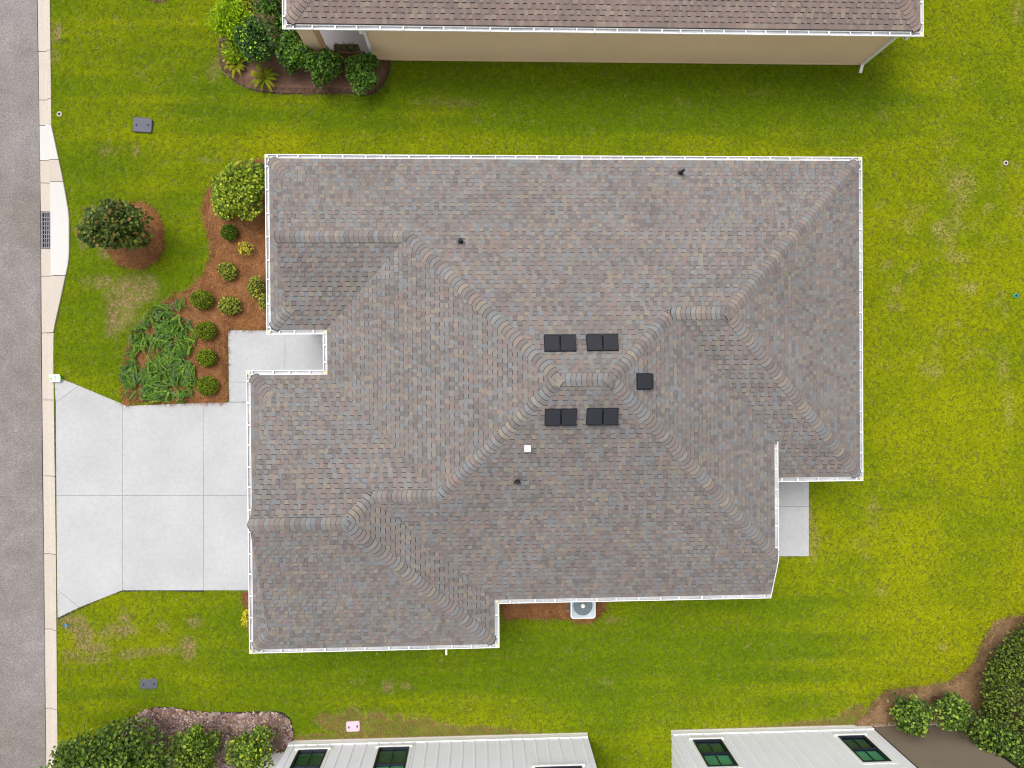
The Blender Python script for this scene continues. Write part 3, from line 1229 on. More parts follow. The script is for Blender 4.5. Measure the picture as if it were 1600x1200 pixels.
def downspout(x, y, kick, parent, jog):
    m = MB()
    w = .045
    m.box(x - w, x + w, y - .085, y - .008, .14, 2.45)
    m.obox((x, (y - .05 + YT + .06) / 2, 2.62), (w, 0, 0), (0, abs(YT + .06 - y + .05) / 2 + .03, .0), (0, 0, .04))
    m.box(x - w, x + w, YT + .02, YT + .1, 2.62, 2.82)
    k = Vector((kick[0], kick[1], -.28)).normalized()
    sdir_ = Vector((-kick[1], kick[0], 0)).normalized() if kick[0] or kick[1] else Vector((1, 0, 0))
    m.obox(Vector((x, y - .045, .14)) + k * .12, sdir_ * w, k * .15, sdir_.cross(k) * .038)
    m.build('downspout', M_WHITE, parent)


downspout(xw0 + .03, wb, (0.0, -1), tan, 0)
downspout(xw1 + .02, wb, (-.15, -1), tan, 0)
for px in (560, 1414):
    p = W(px, 50, 2.87)
    m = MB()
    m.box(p.x - .05, p.x + .05, YT + .03, YT + .085, 2.846, 2.852)
    m.build('gutter_outlet', M_VOID, tan)

# planter standing on the neighbour's porch
pc = W(541, 77, .45)
pl = empty('planter_box', (pc.x, pc.y, .1), 'brown planter box with grassy plants on the neighbour porch', 'planter')
m = MB()
w, dd = .40, .15
for q in ((-w, w, -dd, -dd + .03), (-w, w, dd - .03, dd), (-w, -w + .03, -dd + .03, dd - .03), (w - .03, w, -dd + .03, dd - .03)):
    m.box(pc.x + q[0], pc.x + q[1], pc.y + q[2], pc.y + q[3], .1, .50)
m.build('box', M_TERRA, pl)
m = MB()
m.box(pc.x - w + .03, pc.x + w - .03, pc.y - dd + .03, pc.y + dd - .03, .35, .44)
m.build('soil', M_BARK, pl)
m = MB()
for i in range(90):
    b = Vector((pc.x + random.uniform(-.34, .34), pc.y + random.uniform(-.08, .1), .43))
    dr = Vector((random.uniform(-.3, .3), random.uniform(-.1, .6), random.uniform(.4, .9)))
    L = random.uniform(.15, .38)
    s = dr.cross(Vector((0, 0, 1))).normalized() * .012
    t = random.random()
    cc = (.26 * (1 - t) + .09 * t, .20 * (1 - t) + .15 * t, .07)
    mid = b + dr * L * .55
    tip = b + dr * L + Vector((0, 0, -.08))
    m.face([b - s, b + s, mid + s, mid - s], 0, cc)
    m.face([mid - s, mid + s, tip], 0, cc)
m.build('foliage', M_NEEDLE, pl)


# ================================================================== WHITE HOUSES (south)
def slat_window(parent, x0, x1, yw, z0, z1, facing=-1):
    """window in a wall whose outside is at y = yw and faces +Y; two sashes with blinds behind the glass"""
    fr = MB()
    t = .055
    D = .05
    for q in ((x0, x1, z0, z0 + t), (x0, x1, z1 - t, z1), (x0, x0 + t, z0 + t, z1 - t), (x1 - t, x1, z0 + t, z1 - t)):
        fr.box(q[0], q[1], yw - .06, yw + D, q[2], q[3])
    zm = (z0 + z1) / 2
    fr.box(x0 + t, x1 - t, yw - .05, yw + D - .015, zm - .025, zm + .025)
    xm = (x0 + x1) / 2
    w = fr.build('window', M_NAVY, parent)
    for a, b, mt in ((z0 + t, zm - .025, M_GLASS_D), (zm + .025, z1 - t, M_GLASS_L)):
        for xa, xb in ((x0 + t, xm - .012), (xm + .012, x1 - t)):
            p = MB()
            p.box(xa, xb, yw - .035, yw - .025, a, b)
            p.build('pane', mt, w)
    mu = MB()
    mu.box(xm - .012, xm + .012, yw - .04, yw + .0, z0 + t, zm - .025)
    mu.box(xm - .012, xm + .012, yw - .04, yw + .0, zm + .025, z1 - t)
    mu.build('muntin', M_NAVY, w)
    sl = MB()
    z = z0 + t + .03
    while z < z1 - t:
        sl.obox(((x0 + x1) / 2, yw - .075, z), ((x1 - x0) / 2 - t, 0, 0), (0, .010, -.030), (0, .0012, .0006))
        z += .062
    sl.build('blind_slats', M_BLIND, w)
    si = MB()
    si.box(x0 - .10, x1 + .10, yw, yw + .085, z0 - .075, z0 - .002)
    si.build('sill', M_TRIM, w)
    tr = MB()
    tr.box(x0 - .095, x0 - .002, yw, yw + .03, z0, z1 + .1)
    tr.box(x1 + .002, x1 + .095, yw, yw + .03, z0, z1 + .1)
    tr.box(x0 - .002, x1 + .002, yw, yw + .03, z1 + .002, z1 + .1)
    tr.build('casing', M_TRIM, w)
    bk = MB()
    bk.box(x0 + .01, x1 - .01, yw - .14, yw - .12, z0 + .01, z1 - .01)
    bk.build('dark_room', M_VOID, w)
    return w


def glass(name, tint, gl):
    m, nt, N, L, P = nt_new(name)
    tr = N.new('ShaderNodeBsdfTransparent')
    tr.inputs['Color'].default_value = (*tint, 1)
    g_ = N.new('ShaderNodeBsdfGlossy')
    g_.inputs['Roughness'].default_value = 0.03
    g_.inputs['Color'].default_value = (0.9, 1.0, 0.95, 1)
    mx = N.new('ShaderNodeMixShader')
    mx.inputs[0].default_value = gl
    L.new(tr.outputs[0], mx.inputs[1])
    L.new(g_.outputs[0], mx.inputs[2])
    L.new(mx.outputs[0], N['Material Output'].inputs['Surface'])
    return m


M_GLASS_D = glass('screened_glass_green_reflection', (0.42, 0.56, 0.50), 0.10)  # tint carries the green lawn reflection, darker for the insect screen
M_GLASS_L = glass('glass_green_reflection', (0.56, 0.80, 0.70), 0.10)  # green lawn reflection put into the transmission tint
M_BLIND = flat('blind_slat', (0.62, 0.66, 0.62), 0.6)


def batten_wall(parent, x0, x1, yw, wins, h=3.0, pitch=.40, phase=.2):
    """south-side houses: wall faces +Y at y = yw; wall panel pieces left open at the windows"""
    m = MB()
    xs = x0
    T = .30
    for (a, b, za, zb) in sorted(wins):
        m.box(xs, a, yw - T, yw, 0, h)
        m.box(a, b, yw - T, yw, 0, za)
        m.box(a, b, yw - T, yw, zb, h)
        xs = b
    m.box(xs, x1, yw - T, yw, 0, h)
    m.build('wall', M_SIDING, parent)
    m = MB()
    m.box(x0 - .005, x1 + .005, yw + .001, yw + .028, .0, .26)
    m.build('skirt_board', M_TRIM, parent)
    m = MB()
    m.box(x0 - .02, x1 + .02, yw - .1, yw + .055, -.08, .05)
    m.build('footing', M_KERBM, parent)
    x = x0 + phase
    while x < x1 - .05:
        zs = [(.30, h)]
        for (a, b, za, zb) in wins:
            if a - .12 < x < b + .12:
                zs = [(.30, za - .08), (zb + .11, h)]
        q = MB()
        for za, zb in zs:
            if zb > za:
                q.box(x - .022, x + .022, yw + .0005, yw + .016, za, zb)
        q.build('batten', M_SIDING, parent)
        x += pitch
    x = x0 + .004
    k = 0
    while x < x1 - .06:            # flashing ledge on the skirt board, broken at every batten
        q = MB()
        xe = min(x + pitch - .045, x1 - .004) if k else x0 + phase - .022
        q.box(x, xe, yw + .0005, yw + .042, .262, .285)
        q.build('flashing', M_TRIM, parent)
        x = (x0 + phase + .022) if not k else xe + .045
        k += 1


def white_house(p0, p1, label, wins_px, left_wall=False):
    a, b = W(*p0), W(*p1)
    yw = (a.y + b.y) / 2
    x0, x1 = a.x, b.x
    h = empty('white_house', ((x0 + x1) / 2, yw - 4, 0), label, 'house', 'white houses along the south side')
    wins = []
    for (pa, pb, pz, top) in wins_px:
        A, B = WY(pa, pz, yw), WY(pb, pz, yw)
        wins.append((A.x, B.x, (A.z + B.z) / 2, top))
    batten_wall(h, x0, x1, yw, wins)
    for wv in wins:
        slat_window(h, wv[0], wv[1], yw - .012, wv[2], wv[3])
    m = MB()
    m.box(x0, x0 + .3, yw - 8, yw - .302, 0, 3)
    m.box(x1 - .3, x1, yw - 8, yw - .302, 0, 3)
    m.build('side_wall', M_SIDING, h)
    if True:
        q = MB()
        y = yw - .25
        while y > yw - 7.5:
            q.box(x0 - .016, x0, y - .02, y + .02, .02, 3)
            y -= .40
        q.build('side_battens', M_TRIM, h)
    m = MB()                       # low gable-less roof, beyond the frame
    e = .05
    m.prism([(x0 - e, yw + e), (x1 + e, yw + e), (x1 + e, yw - 8.3), (x0 - e, yw - 8.3)], lambda X, Y: 2.95 + .35 * max(0, min(yw + e - Y, Y - yw + 8.3)), lambda X, Y: 3.0 + .35 * max(0, min(yw + e - Y, Y - yw + 8.3)) + .1, bottom=True)
    r = m.build('roof', M_DECK, h)
    return h, x0, x1, yw


HW1 = white_house((453, 1158.5), (917, 1146.5), 'white board and batten house next to the bark chip bed', [(466.5, 511.5, 1172.5, 2.55), (592, 639.5, 1168.5, 2.55), (836, 909, 1199, 2.75)])
HW2 = white_house((1049, 1142.5), (1359, 1133.5), 'white board and batten house with a brown screened porch', [(1081.5, 1127, 1156.5, 2.3), (1308, 1351, 1150.5, 2.3)])

# brown sun screen of the neighbour's porch: part of the second white house
h2, x0, x1, yw = HW2
p0, p1 = W(1360, 1133), W(1499, 1128.5)
yb = yw - .02
m = MB()
m.box(x1 + .07, p1.x - .06, yb - .05, yb - .03, .05, 3.0)
m.build('sun_screen', M_SCREEN, h2)
m = MB()
m.box(x1 + .003, x1 + .07, yb - .10, yb, .0, 3.0)
m.box(p1.x - .06, p1.x + .01, yb - .10, yb, .0, 3.0)
m.box(x1 + .07, p1.x - .06, yb - .09, yb - .01, .0, .05)
m.build('screen_frame', M_SCRFRAME, h2)
m = MB()
m.box(x1 + .01, p1.x, yb + .002, yb + .14, -.08, .06)
m.build('footing', M_KERBW, h2)
m = MB()
m.box(p1.x - .02, p1.x + .02, yb - 5, yb - .102, .0, 3.0)
m.build('side_screen', M_SCREEN, h2)


# ================================================================== PLANTS
def leaf_face(m, p, nrm, along, L, w, col, fold=.25):
    s = nrm.cross(along)
    if s.length < 1e-6:
        return
    s = s.normalized() * w
    a = along.normalized()
    mid = p + a * L * .5 - nrm * L * fold * .3
    m.face([p, p + a * L * .45 - s + nrm * w * fold, p + a * L, mid], 0, col)
    m.face([p, mid, p + a * L, p + a * L * .45 + s + nrm * w * fold], 0, col)


LEAF_GAIN = 1.45


def crown(name, c, rad, n, L, w, cols, lumps=9, lump_amp=.22, parent=None, mat=None, shell=.55, up=.5, seed=0, tips=None, floor_z=.03, blobs=0):
    """leaf crown: leaves spread through lumpy ellipsoid shells; cols = [(colour, weight)]"""
    r = random.Random(seed)
    c = Vector(c)
    ld = []
    for i in range(lumps):
        a = r.uniform(0, 6.283)
        z = r.uniform(-.2, 1)
        q = math.sqrt(max(0, 1 - z * z))
        ld.append((Vector((q * math.cos(a), q * math.sin(a), z)), r.uniform(.5, 1.0) * lump_amp * (1 if r.random() < .7 else -.8)))
    m = MB()
    tw = sum(x[1] for x in cols)
    rad = tuple(q * (1.16 if blobs else .87) for q in rad)
    L, w = L * 1.15, w * 1.35
    BL = []
    for i in range(blobs):
        a = i * 2.39996 + r.uniform(-.4, .4)
        q = math.sqrt((i + .5) / blobs)
        z = r.uniform(-.1, .45) + .35 * (1 - q)
        BL.append((Vector((q * .66 * math.cos(a) * rad[0], q * .66 * math.sin(a) * rad[1], z * rad[2] * .8)), r.uniform(.30, .52) * (1.1 if blobs < 9 else .85), r.uniform(.78, 1.2), r.random()))
    for i in range(n):
        a = r.uniform(0, 6.283)
        z = r.uniform(-.5, 1)
        q = math.sqrt(1 - z * z)
        d = Vector((q * math.cos(a), q * math.sin(a), z))
        k = 1.0
        for l, amp in ld:
            k += amp * max(0, (d.dot(l) - .55) / .45) ** 1.3
        rr = k * (1 - shell * r.random() ** 2.2) * (1.0 if r.random() > .12 else r.uniform(1.0, 1.13))
        gain = 1.0
        if BL:
            bo, bs, gain, bt = r.choice(BL)
            if r.random() < .35:
                d = Vector((d.x, d.y, abs(d.z) + .5)).normalized()
            p = c + bo + Vector((d.x * rad[0] * bs, d.y * rad[1] * bs, d.z * rad[2] * bs * 1.15)) * rr
        else:
            p = c + Vector((d.x * rad[0], d.y * rad[1], d.z * rad[2])) * rr
        if p.z < floor_z:
            p.z = floor_z + r.random() * .05
        nrm = (d * .9 + Vector((r.uniform(-1, 1), r.uniform(-1, 1), r.uniform(-.5, 1) + up)) * .95).normalized()
        al = nrm.cross(Vector((r.uniform(-1, 1), r.uniform(-1, 1), r.uniform(-1, 1))))
        if al.length < .05:
            continue
        al = (al.normalized() + d * .5).normalized()
        t = r.random() * tw
        col = cols[0][0]
        for cc, wt in cols:
            t -= wt
            if t <= 0:
                col = cc
                break
        g = r.uniform(.75, 1.25) * gain
        if tips and rr > .93 * k and r.random() < tips[1]:
            col = tips[0]
        col = (col[0] * g * LEAF_GAIN, col[1] * g * LEAF_GAIN, col[2] * g * LEAF_GAIN)
        s = r.uniform(.7, 1.25)
        leaf_face(m, p, nrm, al, L * s, w * s, col)
    return m.build(name, mat or M_LEAF, parent)


def shrub(name, cat, label, px, py, rpx, h, n, L, w, cols, ry=None, group=None, seed=0, tips=None, mat=None, lump=.18, base=None, lumps=9, stems=4, shell=.5, blobs=0):
    """shrub whose crown middle shows at (px, py), rpx across in photo pixels at that height"""
    zc = h * .52
    c = W(px, py, zc)
    sc = (CAM_H - zc) / FPX
    rx = rpx * sc
    ryy = (ry if ry else rpx) * sc
    b = Vector((c.x, c.y, 0)) if base is None else W(*base)
    t = empty(name, (b.x, b.y, 0.03), label, cat, group)
    crown('foliage', c, (rx, ryy, h * .5), n, L, w, cols, lumps, lump, t, mat, shell, .5, seed, tips, blobs=blobs)
    m = MB()
    rr = random.Random(seed + 99)
    for i in range(stems):
        a = rr.uniform(0, 6.283)
        e = c + Vector((math.cos(a) * rx * .45, math.sin(a) * ryy * .45, rr.uniform(-.05, .2) * h))
        m.tube((b.x + .02 * math.cos(a), b.y + .02 * math.sin(a), 0), e, .012 + .008 * h, .006, 5)
    m.build('stem', M_BARK, t)
    return t


BOX = [((.055, .105, .010), 4), ((.09, .15, .012), 3), ((.03, .06, .008), 2)]
BOXY = [((.10, .15, .010), 3), ((.19, .22, .015), 2.5), ((.05, .085, .008), 2.5)]
VAR = [((.28, .27, .03), 2.5), ((.13, .17, .012), 3), ((.05, .085, .01), 2.5)]
BIGY = [((.14, .205, .010), 3), ((.27, .325, .014), 3.4), ((.06, .10, .008), 2.2)]
MAG = [((.040, .068, .009), 4), ((.080, .118, .012), 3.4), ((.20, .11, .03), .6), ((.155, .185, .02), 1.7)]
VIB = [((.052, .118, .010), 3), ((.092, .19, .013), 3), ((.022, .055, .007), 2.2)]
DARK = [((.028, .075, .011), 3), ((.048, .11, .013), 3), ((.013, .036, .007), 2)]
LIG = [((.10, .16, .012), 2.5), ((.19, .26, .018), 2), ((.04, .08, .008), 3)]
HEDGE = [((.065, .10, .010), 4), ((.135, .18, .016), 3), ((.018, .030, .006), 3)]
EASTY = [((.09, .15, .014), 2.5), ((.20, .29, .03), 1.6), ((.03, .065, .010), 3.5)]
NEON = [((.20, .32, .008), 3), ((.30, .40, .012), 2.4), ((.11, .21, .008), 2)]

# front bed
shrub('round_shrub', 'shrub', 'large yellow green leafy shrub pushed against the west gutter', 378, 299, 40, 1.55, 5200, .085, .030, BIGY, 40, None, 1, lump=.28, lumps=14, blobs=13)
shrub('round_shrub', 'shrub', 'dark shrub tucked behind the large yellow green shrub under the eave', 411, 276, 13, 1.0, 500, .07, .026, DARK, 18, None, 2)
G1 = 'small clipped shrubs in the front bed'
shrub('clipped_shrub', 'shrub', 'dark little round shrub touching the large yellow green shrub', 352, 329, 13, .55, 1500, .04, .012, BOX, None, G1, 3, lump=.06, mat=M_NEEDLE)
shrub('clipped_shrub', 'shrub', 'small dark green ball shrub alone below the large shrub', 358, 363, 13.2, .50, 1600, .04, .012, BOX, None, G1, 4, lump=.05, mat=M_NEEDLE)
shrub('variegated_shrub', 'shrub', 'yellow flecked round shrub above the widest part of mulch', 356, 423, 14, .50, 700, .06, .022, VAR, None, G1, 5, lump=.16)
shrub('variegated_shrub', 'shrub', 'upright yellow edged shrub near the gutter', 399, 448, 11.5, .60, 560, .06, .022, VAR, 15, G1, 6, lump=.22)
shrub('variegated_shrub', 'shrub', 'brightest yellow round shrub right of the first clipped ball', 359, 478, 16.5, .52, 950, .06, .022, VAR, 14.5, G1, 7, lump=.1)
shrub('variegated_shrub', 'shrub', 'sliver of yellow shrub showing from under the gutter', 413, 472, 7, .55, 240, .06, .022, VAR, 12, G1, 8)
G2 = 'clipped green balls beside the juniper'
for k, (px, py, r, lb) in enumerate([(314.5, 468, 17, 'green clipped ball shrub at the top of the juniper, first of the row'), (322, 517, 16.3, 'green clipped ball shrub second of the row beside juniper'),
                                     (323, 559, 15.2, 'smallest green clipped ball shrub, third of the row beside juniper'), (324.5, 603, 17.2, 'green clipped ball shrub nearest the driveway, last of the row')]):
    shrub('clipped_shrub', 'shrub', lb, px, py, r, .55, 2300, .042, .014, BOXY, r * .92, G2, 10 + k, lump=.06, mat=M_NEEDLE)
# small bare yellow plant
t = shrub('yellow_sapling', 'plant', 'sparse bright yellow little plant with a bare twig', 383, 388, 9, .5, 150, .06, .022, [((.42, .38, .02), 3), ((.22, .25, .02), 2)], 10, None, 15, lump=.3)
m = MB()
b = W(390, 392, 0)
for k in range(6):
    a = -.4 + k * .25
    m.tube((b.x, b.y, .05), (b.x + .25 * math.cos(a), b.y + .25 * math.sin(a) - .05, .22), .008, .003, 5)
m.build('twig', M_BARK, t)
# magnolia in its own ring
t = shrub('magnolia_tree', 'tree', 'small dark magnolia tree with brown backed leaves in mulch ring', 186, 357, 44, 2.3, 5800, .12, .036, MAG, 31, None, 16, lump=.30, lumps=18, stems=0, base=(205, 372, 0), shell=.6, blobs=13)
m = MB()
b = W(205, 372, 0)
cc = W(184, 357, 1.3)
m.tube((b.x, b.y, 0), (b.x * .6 + cc.x * .4, b.y * .6 + cc.y * .4, .8), .07, .05, 8)
for k in range(9):
    a = k * .7
    m.tube((b.x * .6 + cc.x * .4, b.y * .6 + cc.y * .4, .75), (cc.x + math.cos(a) * .6, cc.y + math.sin(a) * .45, 1.0 + .12 * (k % 4)), .028, .01, 6)
m.build('trunk', M_BARK, t)
# yellow plant at the garage corner
shrub('yellow_sapling', 'plant', 'bright yellow plant sticking out under the garage gutter below driveway', 385, 965, 5, .6, 170, .06, .022, [((.5, .42, .01), 3), ((.33, .33, .02), 2)], 12, None, 17, lump=.3)

# north bed of the tan house
shrub('feathery_shrub', 'shrub', 'bright lime feathery shrub at the outer edge of the north bed', 366, 33, 30, 1.3, 2300, .11, .020, NEON, 34, None, 20, lump=.3, lumps=12, mat=M_NEEDLE, blobs=14)
shrub('feathery_shrub', 'shrub', 'low lime feathery shrub below the taller lime one', 366, 82, 13, .6, 420, .11, .020, NEON, 17, None, 21, lump=.3, mat=M_NEEDLE)
shrub('round_shrub', 'shrub', 'dark green round shrub with lime tips in the north bed', 404, 70, 29, 1.5, 3400, .085, .026, DARK, 31, None, 22, tips=((.22, .34, .02), .12), lump=.2, lumps=12, blobs=11)
shrub('round_shrub', 'shrub', 'mid green shrub half hidden by the corner of tan roof', 425, 10, 20, 1.3, 1500, .085, .03, VIB, 20, None, 23, blobs=8)
shrub('round_shrub', 'shrub', 'mid green shrub below the tan roof corner beside the column', 452, 45, 17, 1.0, 900, .085, .03, VIB, 14, None, 24, blobs=7)
G3 = 'glossy round shrubs in front of the tan house porch'
for k, (px, py, r, lb) in enumerate([(461, 87, 25, 'leftmost of the three glossy shrubs before the tan porch column'), (510, 107, 26, 'middle glossy shrub between the porch column and planter box'),
                                     (567, 116, 27, 'right glossy shrub at the foot of the tan house downspout')]):
    shrub('glossy_shrub', 'shrub', lb, px, py, r, 1.15, 2600, .085, .030, VIB, r * 1.02, G3, 30 + k, lump=.16, lumps=12, blobs=10)


def fern(px, py, rpx, n, label, seed, ang=(0, 6.283)):
    r = random.Random(seed)
    c = W(px, py, .1)
    R_ = rpx * (CAM_H / FPX)
    t = empty('sword_fern', (c.x, c.y, .04), label, 'fern', 'ferns in the north bed')
    for i in range(n):
        a = ang[0] + (ang[1] - ang[0]) * (i + r.uniform(.2, .8)) / n
        L = R_ * r.uniform(.7, 1.15)
        H_ = r.uniform(.18, .38)
        m = MB()
        col = r.choice([(.24, .27, .012), (.17, .23, .012), (.30, .30, .02)])
        k = 11
        dirv = Vector((math.cos(a), math.sin(a), 0))
        sv = Vector((-math.sin(a), math.cos(a), 0))
        pts = [c + dirv * L * s / k + Vector((0, 0, .05 + H_ * 4 * (s / k) * (1 - s / k * .85) * .7)) for s in range(k + 1)]
        for s in range(k):
            p, q = pts[s], pts[s + 1]
            wv = .048 * math.sin(math.pi * (.12 + .85 * s / k)) + .012
            g = r.uniform(.8, 1.2)
            cl = (col[0] * g, col[1] * g, col[2])
            for sg in (-1, 1):
                m.face([p, q, p + sv * sg * wv + dirv * .035 - Vector((0, 0, .02)), p + sv * sg * wv * .8 - dirv * .005], 0, cl)
        m.build('frond', M_NEEDLE, t)


fern(415, 124, 22, 13, 'sword fern with separate yellow green fronds on open mulch', 1)
fern(371, 103, 20, 13, 'sword fern at the edging below the lime shrubs', 2)
fern(388, 4, 16, 10, 'sword fern between the lime shrub and top edge', 3)

# south-west corner
shrub('large_shrub', 'shrub', 'broad dark leafy shrub filling the bottom corner beside the kerb', 184, 1186, 84, 1.9, 9500, .095, .034, [((.085, .14, .010), 3), ((.05, .095, .009), 3.5), ((.14, .20, .014), 1.2), ((.022, .045, .006), 2)], 55, None, 40, lump=.22, lumps=22, stems=8, blobs=26)
G4 = 'yellow green bushes in the bark chip bed'
shrub('leafy_bush', 'bush', 'yellow green bush left of the narrow concrete strip', 312, 1171, 35, 1.5, 3300, .095, .032, LIG, 40, G4, 41, lump=.22, lumps=14, blobs=12)
shrub('leafy_bush', 'bush', 'yellow green bush right of the narrow concrete strip with gold leaves', 397, 1168, 33, 1.4, 2500, .095, .032, LIG + [((.36, .33, .02), .5)], 33, G4, 42, lump=.25, lumps=14, blobs=12)
# south-east corner
shrub('leafy_bush', 'bush', 'bush overhanging the brown sun screen', 1419, 1113, 31, 1.5, 2400, .09, .032, EASTY, 30, None, 50, lump=.28, lumps=12, blobs=11)
shrub('leafy_bush', 'bush', 'smaller bush between the sun screen and the hedge', 1476, 1103, 25, 1.4, 1900, .09, .032, EASTY, 25, None, 51, lump=.28, lumps=12, blobs=9)
shrub('leafy_bush', 'bush', 'long lime tipped bush along the far side of the sun screen', 1538, 1152, 31, 2.0, 2900, .09, .032, EASTY, 40, None, 52, lump=.28, lumps=12, blobs=11)
# hedge: one thick clipped mass
hp = W(1612, 1095, 1.1)
hedge = empty('tall_hedge', (hp.x, hp.y, 0), 'tall dense small leaved hedge at the lower right edge', 'hedge')
crown('foliage', (hp.x + .55, hp.y + .25, 1.1), (1.9, 2.75, 1.25), 26000, .085, .026, HEDGE, 30, .12, hedge, M_LEAF, .35, .5, 60)
m = MB()
for k in range(7):
    m.tube((hp.x + .3, hp.y - 2 + k * .65, 0), (hp.x + .3 + .3 * math.sin(k * 2), hp.y - 2 + k * .65, 1.5), .05, .02, 6)
m.build('stem', M_BARK, hedge)


# creeping juniper
def juniper():
    r = random.Random(5)
    poly = poly_w([(216, 500), (246, 474), (262, 476), (268, 468), (290, 458), (304, 468), (309, 495), (312, 520), (310, 545), (316, 562), (306, 580), (314, 600), (306, 625), (272, 632), (245, 626),
                   (230, 633), (198, 628), (190, 600), (189, 575), (198, 548), (214, 532), (202, 518)])
    m = MB()
    xs = [p[0] for p in poly]
    ys = [p[1] for p in poly]
    cen = poly_w([(285, 490), (240, 515), (275, 535), (225, 570), (265, 575), (220, 605), (280, 605), (250, 550), (297, 560)])
    n = 0
    while n < 960:
        x, y = r.uniform(min(xs), max(xs)), r.uniform(min(ys), max(ys))
        if not inside(np.array([x]), np.array([y]), poly)[0]:
            continue
        if float(vnoise(x, y, .36, 78)) < .36:
            continue
        cx, cy = min(cen, key=lambda q: (q[0] - x) ** 2 + (q[1] - y) ** 2)
        a = math.atan2(y - cy, x - cx) + r.gauss(0, .7)
        L = r.uniform(.26, .52)
        z0 = r.uniform(.06, .26)
        bend = r.uniform(-.9, .9)
        ex, ey = x + math.cos(a + bend * .5) * (L + .03), y + math.sin(a + bend * .5) * (L + .03)
        if not inside(np.array([ex]), np.array([ey]), poly)[0]:
            continue
        n += 1
        col = r.choice([(.095, .20, .025), (.13, .245, .03), (.19, .30, .04), (.065, .14, .025), (.12, .20, .07)])
        p = Vector((x, y, z0))
        k = 13
        wb_ = r.uniform(.042, .062)
        for s in range(k):
            aa = a + bend * s / k
            dv = Vector((math.cos(aa), math.sin(aa), .25 - .35 * s / k))
            q = p + dv * (L / k)
            sv = Vector((-math.sin(aa), math.cos(aa), 0))
            wv = wb_ * (1 - .7 * s / k)
            g = r.uniform(.7, 1.3)
            cl = (col[0] * g, col[1] * g, col[2] * g)
            for sg in (-1, 1):
                m.face([p, p + sv * sg * wv + dv * .045 + Vector((0, 0, r.uniform(-.012, .02))), q + dv * .012], 0, cl)
            p = q
    o = m.build('creeping_juniper', M_NEEDLE)
    tag(o, 'spreading green juniper ground cover in the front mulch bed', 'ground cover', kind='stuff')


juniper()

# ================================================================== SMALL THINGS ON THE LAWN


def lid(name, px0, py0, px1, py1, rot, mat, label, cat, group=None, h=.05):
    c = W((px0 + px1) / 2, (py0 + py1) / 2, h)
    s = (CAM_H - h) / FPX
    hx, hy = abs(px1 - px0) / 2 * s, abs(py1 - py0) / 2 * s
    t = empty(name, (c.x, c.y, 0), label, cat, group)
    ca, sa = math.cos(rot), math.sin(rot)

    def tr(P):
        return [(c.x + (x * ca - y * sa), c.y + (x * sa + y * ca)) for x, y in P]
    m = MB()
    P0, P1 = tr(rrect(0, 0, hx, hy, .06)), tr(rrect(0, 0, hx - .015, hy - .015, .05))
    m.prism(P0, -.05, h - .012)
    n = len(P0)
    for i in range(n):
        j = (i + 1) % n
        m.face([(*P0[i], h - .012), (*P0[j], h - .012), (*P1[j], h), (*P1[i], h)])
    m.face([(*p, h) for p in P1])
    m.build('cover', mat, t)
    m = MB()
    for q in ((-.6, -.1), (.62, .0)):
        m.prism(tr(rrect(q[0] * hx, q[1] * hy, .022, .035, .01, 3)), h - .002, h + .004)
    m.build('latch', M_VOID, t)
    return t


lid('valve_box', 208, 184, 236.5, 206, math.radians(-4), M_PLASTIC_D, 'raised slate grey utility box lid in the lawn above front bed', 'utility box', None, .10)
lid('valve_box', 219.5, 1061, 245.5, 1076.5, 0.0, M_PLASTIC_D, 'flat grey utility box lid in the lawn near the bark bed', 'utility box', None, .045)
lid('meter_lid', 541, 1127.5, 562, 1143.5, 0.02, M_PINK, 'pale pink utility lid in bare ground by white house wall', 'utility lid', None, .05)


def sprinkler(px, py, label, body, top):
    c = W(px, py, .05)
    t = empty('sprinkler_head', (c.x, c.y, 0), label, 'sprinkler', 'sprinkler heads in the lawn')
    m = MB()
    m.lathe(c.x, c.y, [(.085, -.02), (.085, .05), (.075, .055), (.045, .055), (.045, .04)], 16)
    m.build('collar', body, t)
    m = MB()
    m.lathe(c.x, c.y, [(.038, .03), (.038, .062), (.02, .066)], 12)
    m.build('nozzle', top, t)


sprinkler(92.5, 178, 'grey sprinkler head near the kerb above the drain', M_KERBM, M_VOID)
sprinkler(1572, 254.5, 'grey sprinkler head in the right lawn, upper one', M_KERBM, M_VOID)
sprinkler(1588, 462, 'teal sprinkler head in the right lawn, lower one', M_TEAL, M_NAVY)

c = W(104, 977, .12)
t = empty('marker_flag', (c.x, c.y, 0), 'tiny blue marker flag in the lawn under the driveway corner', 'flag')
m = MB()
m.tube((c.x - .05, c.y, 0), (c.x - .05, c.y, .26), .004, .004, 5)
m.build('wire', M_IRON, t)
m = MB()
m.prism([(c.x - .05, c.y + .05), (c.x + .0, c.y + .07), (c.x + .04, c.y + .02), (c.x + .02, c.y - .05), (c.x - .03, c.y - .07)], lambda X, Y: .16 + .3 * (X - c.x), lambda X, Y: .155 + .3 * (X - c.x), bottom=True)
m.build('flag', M_FLAG, t)

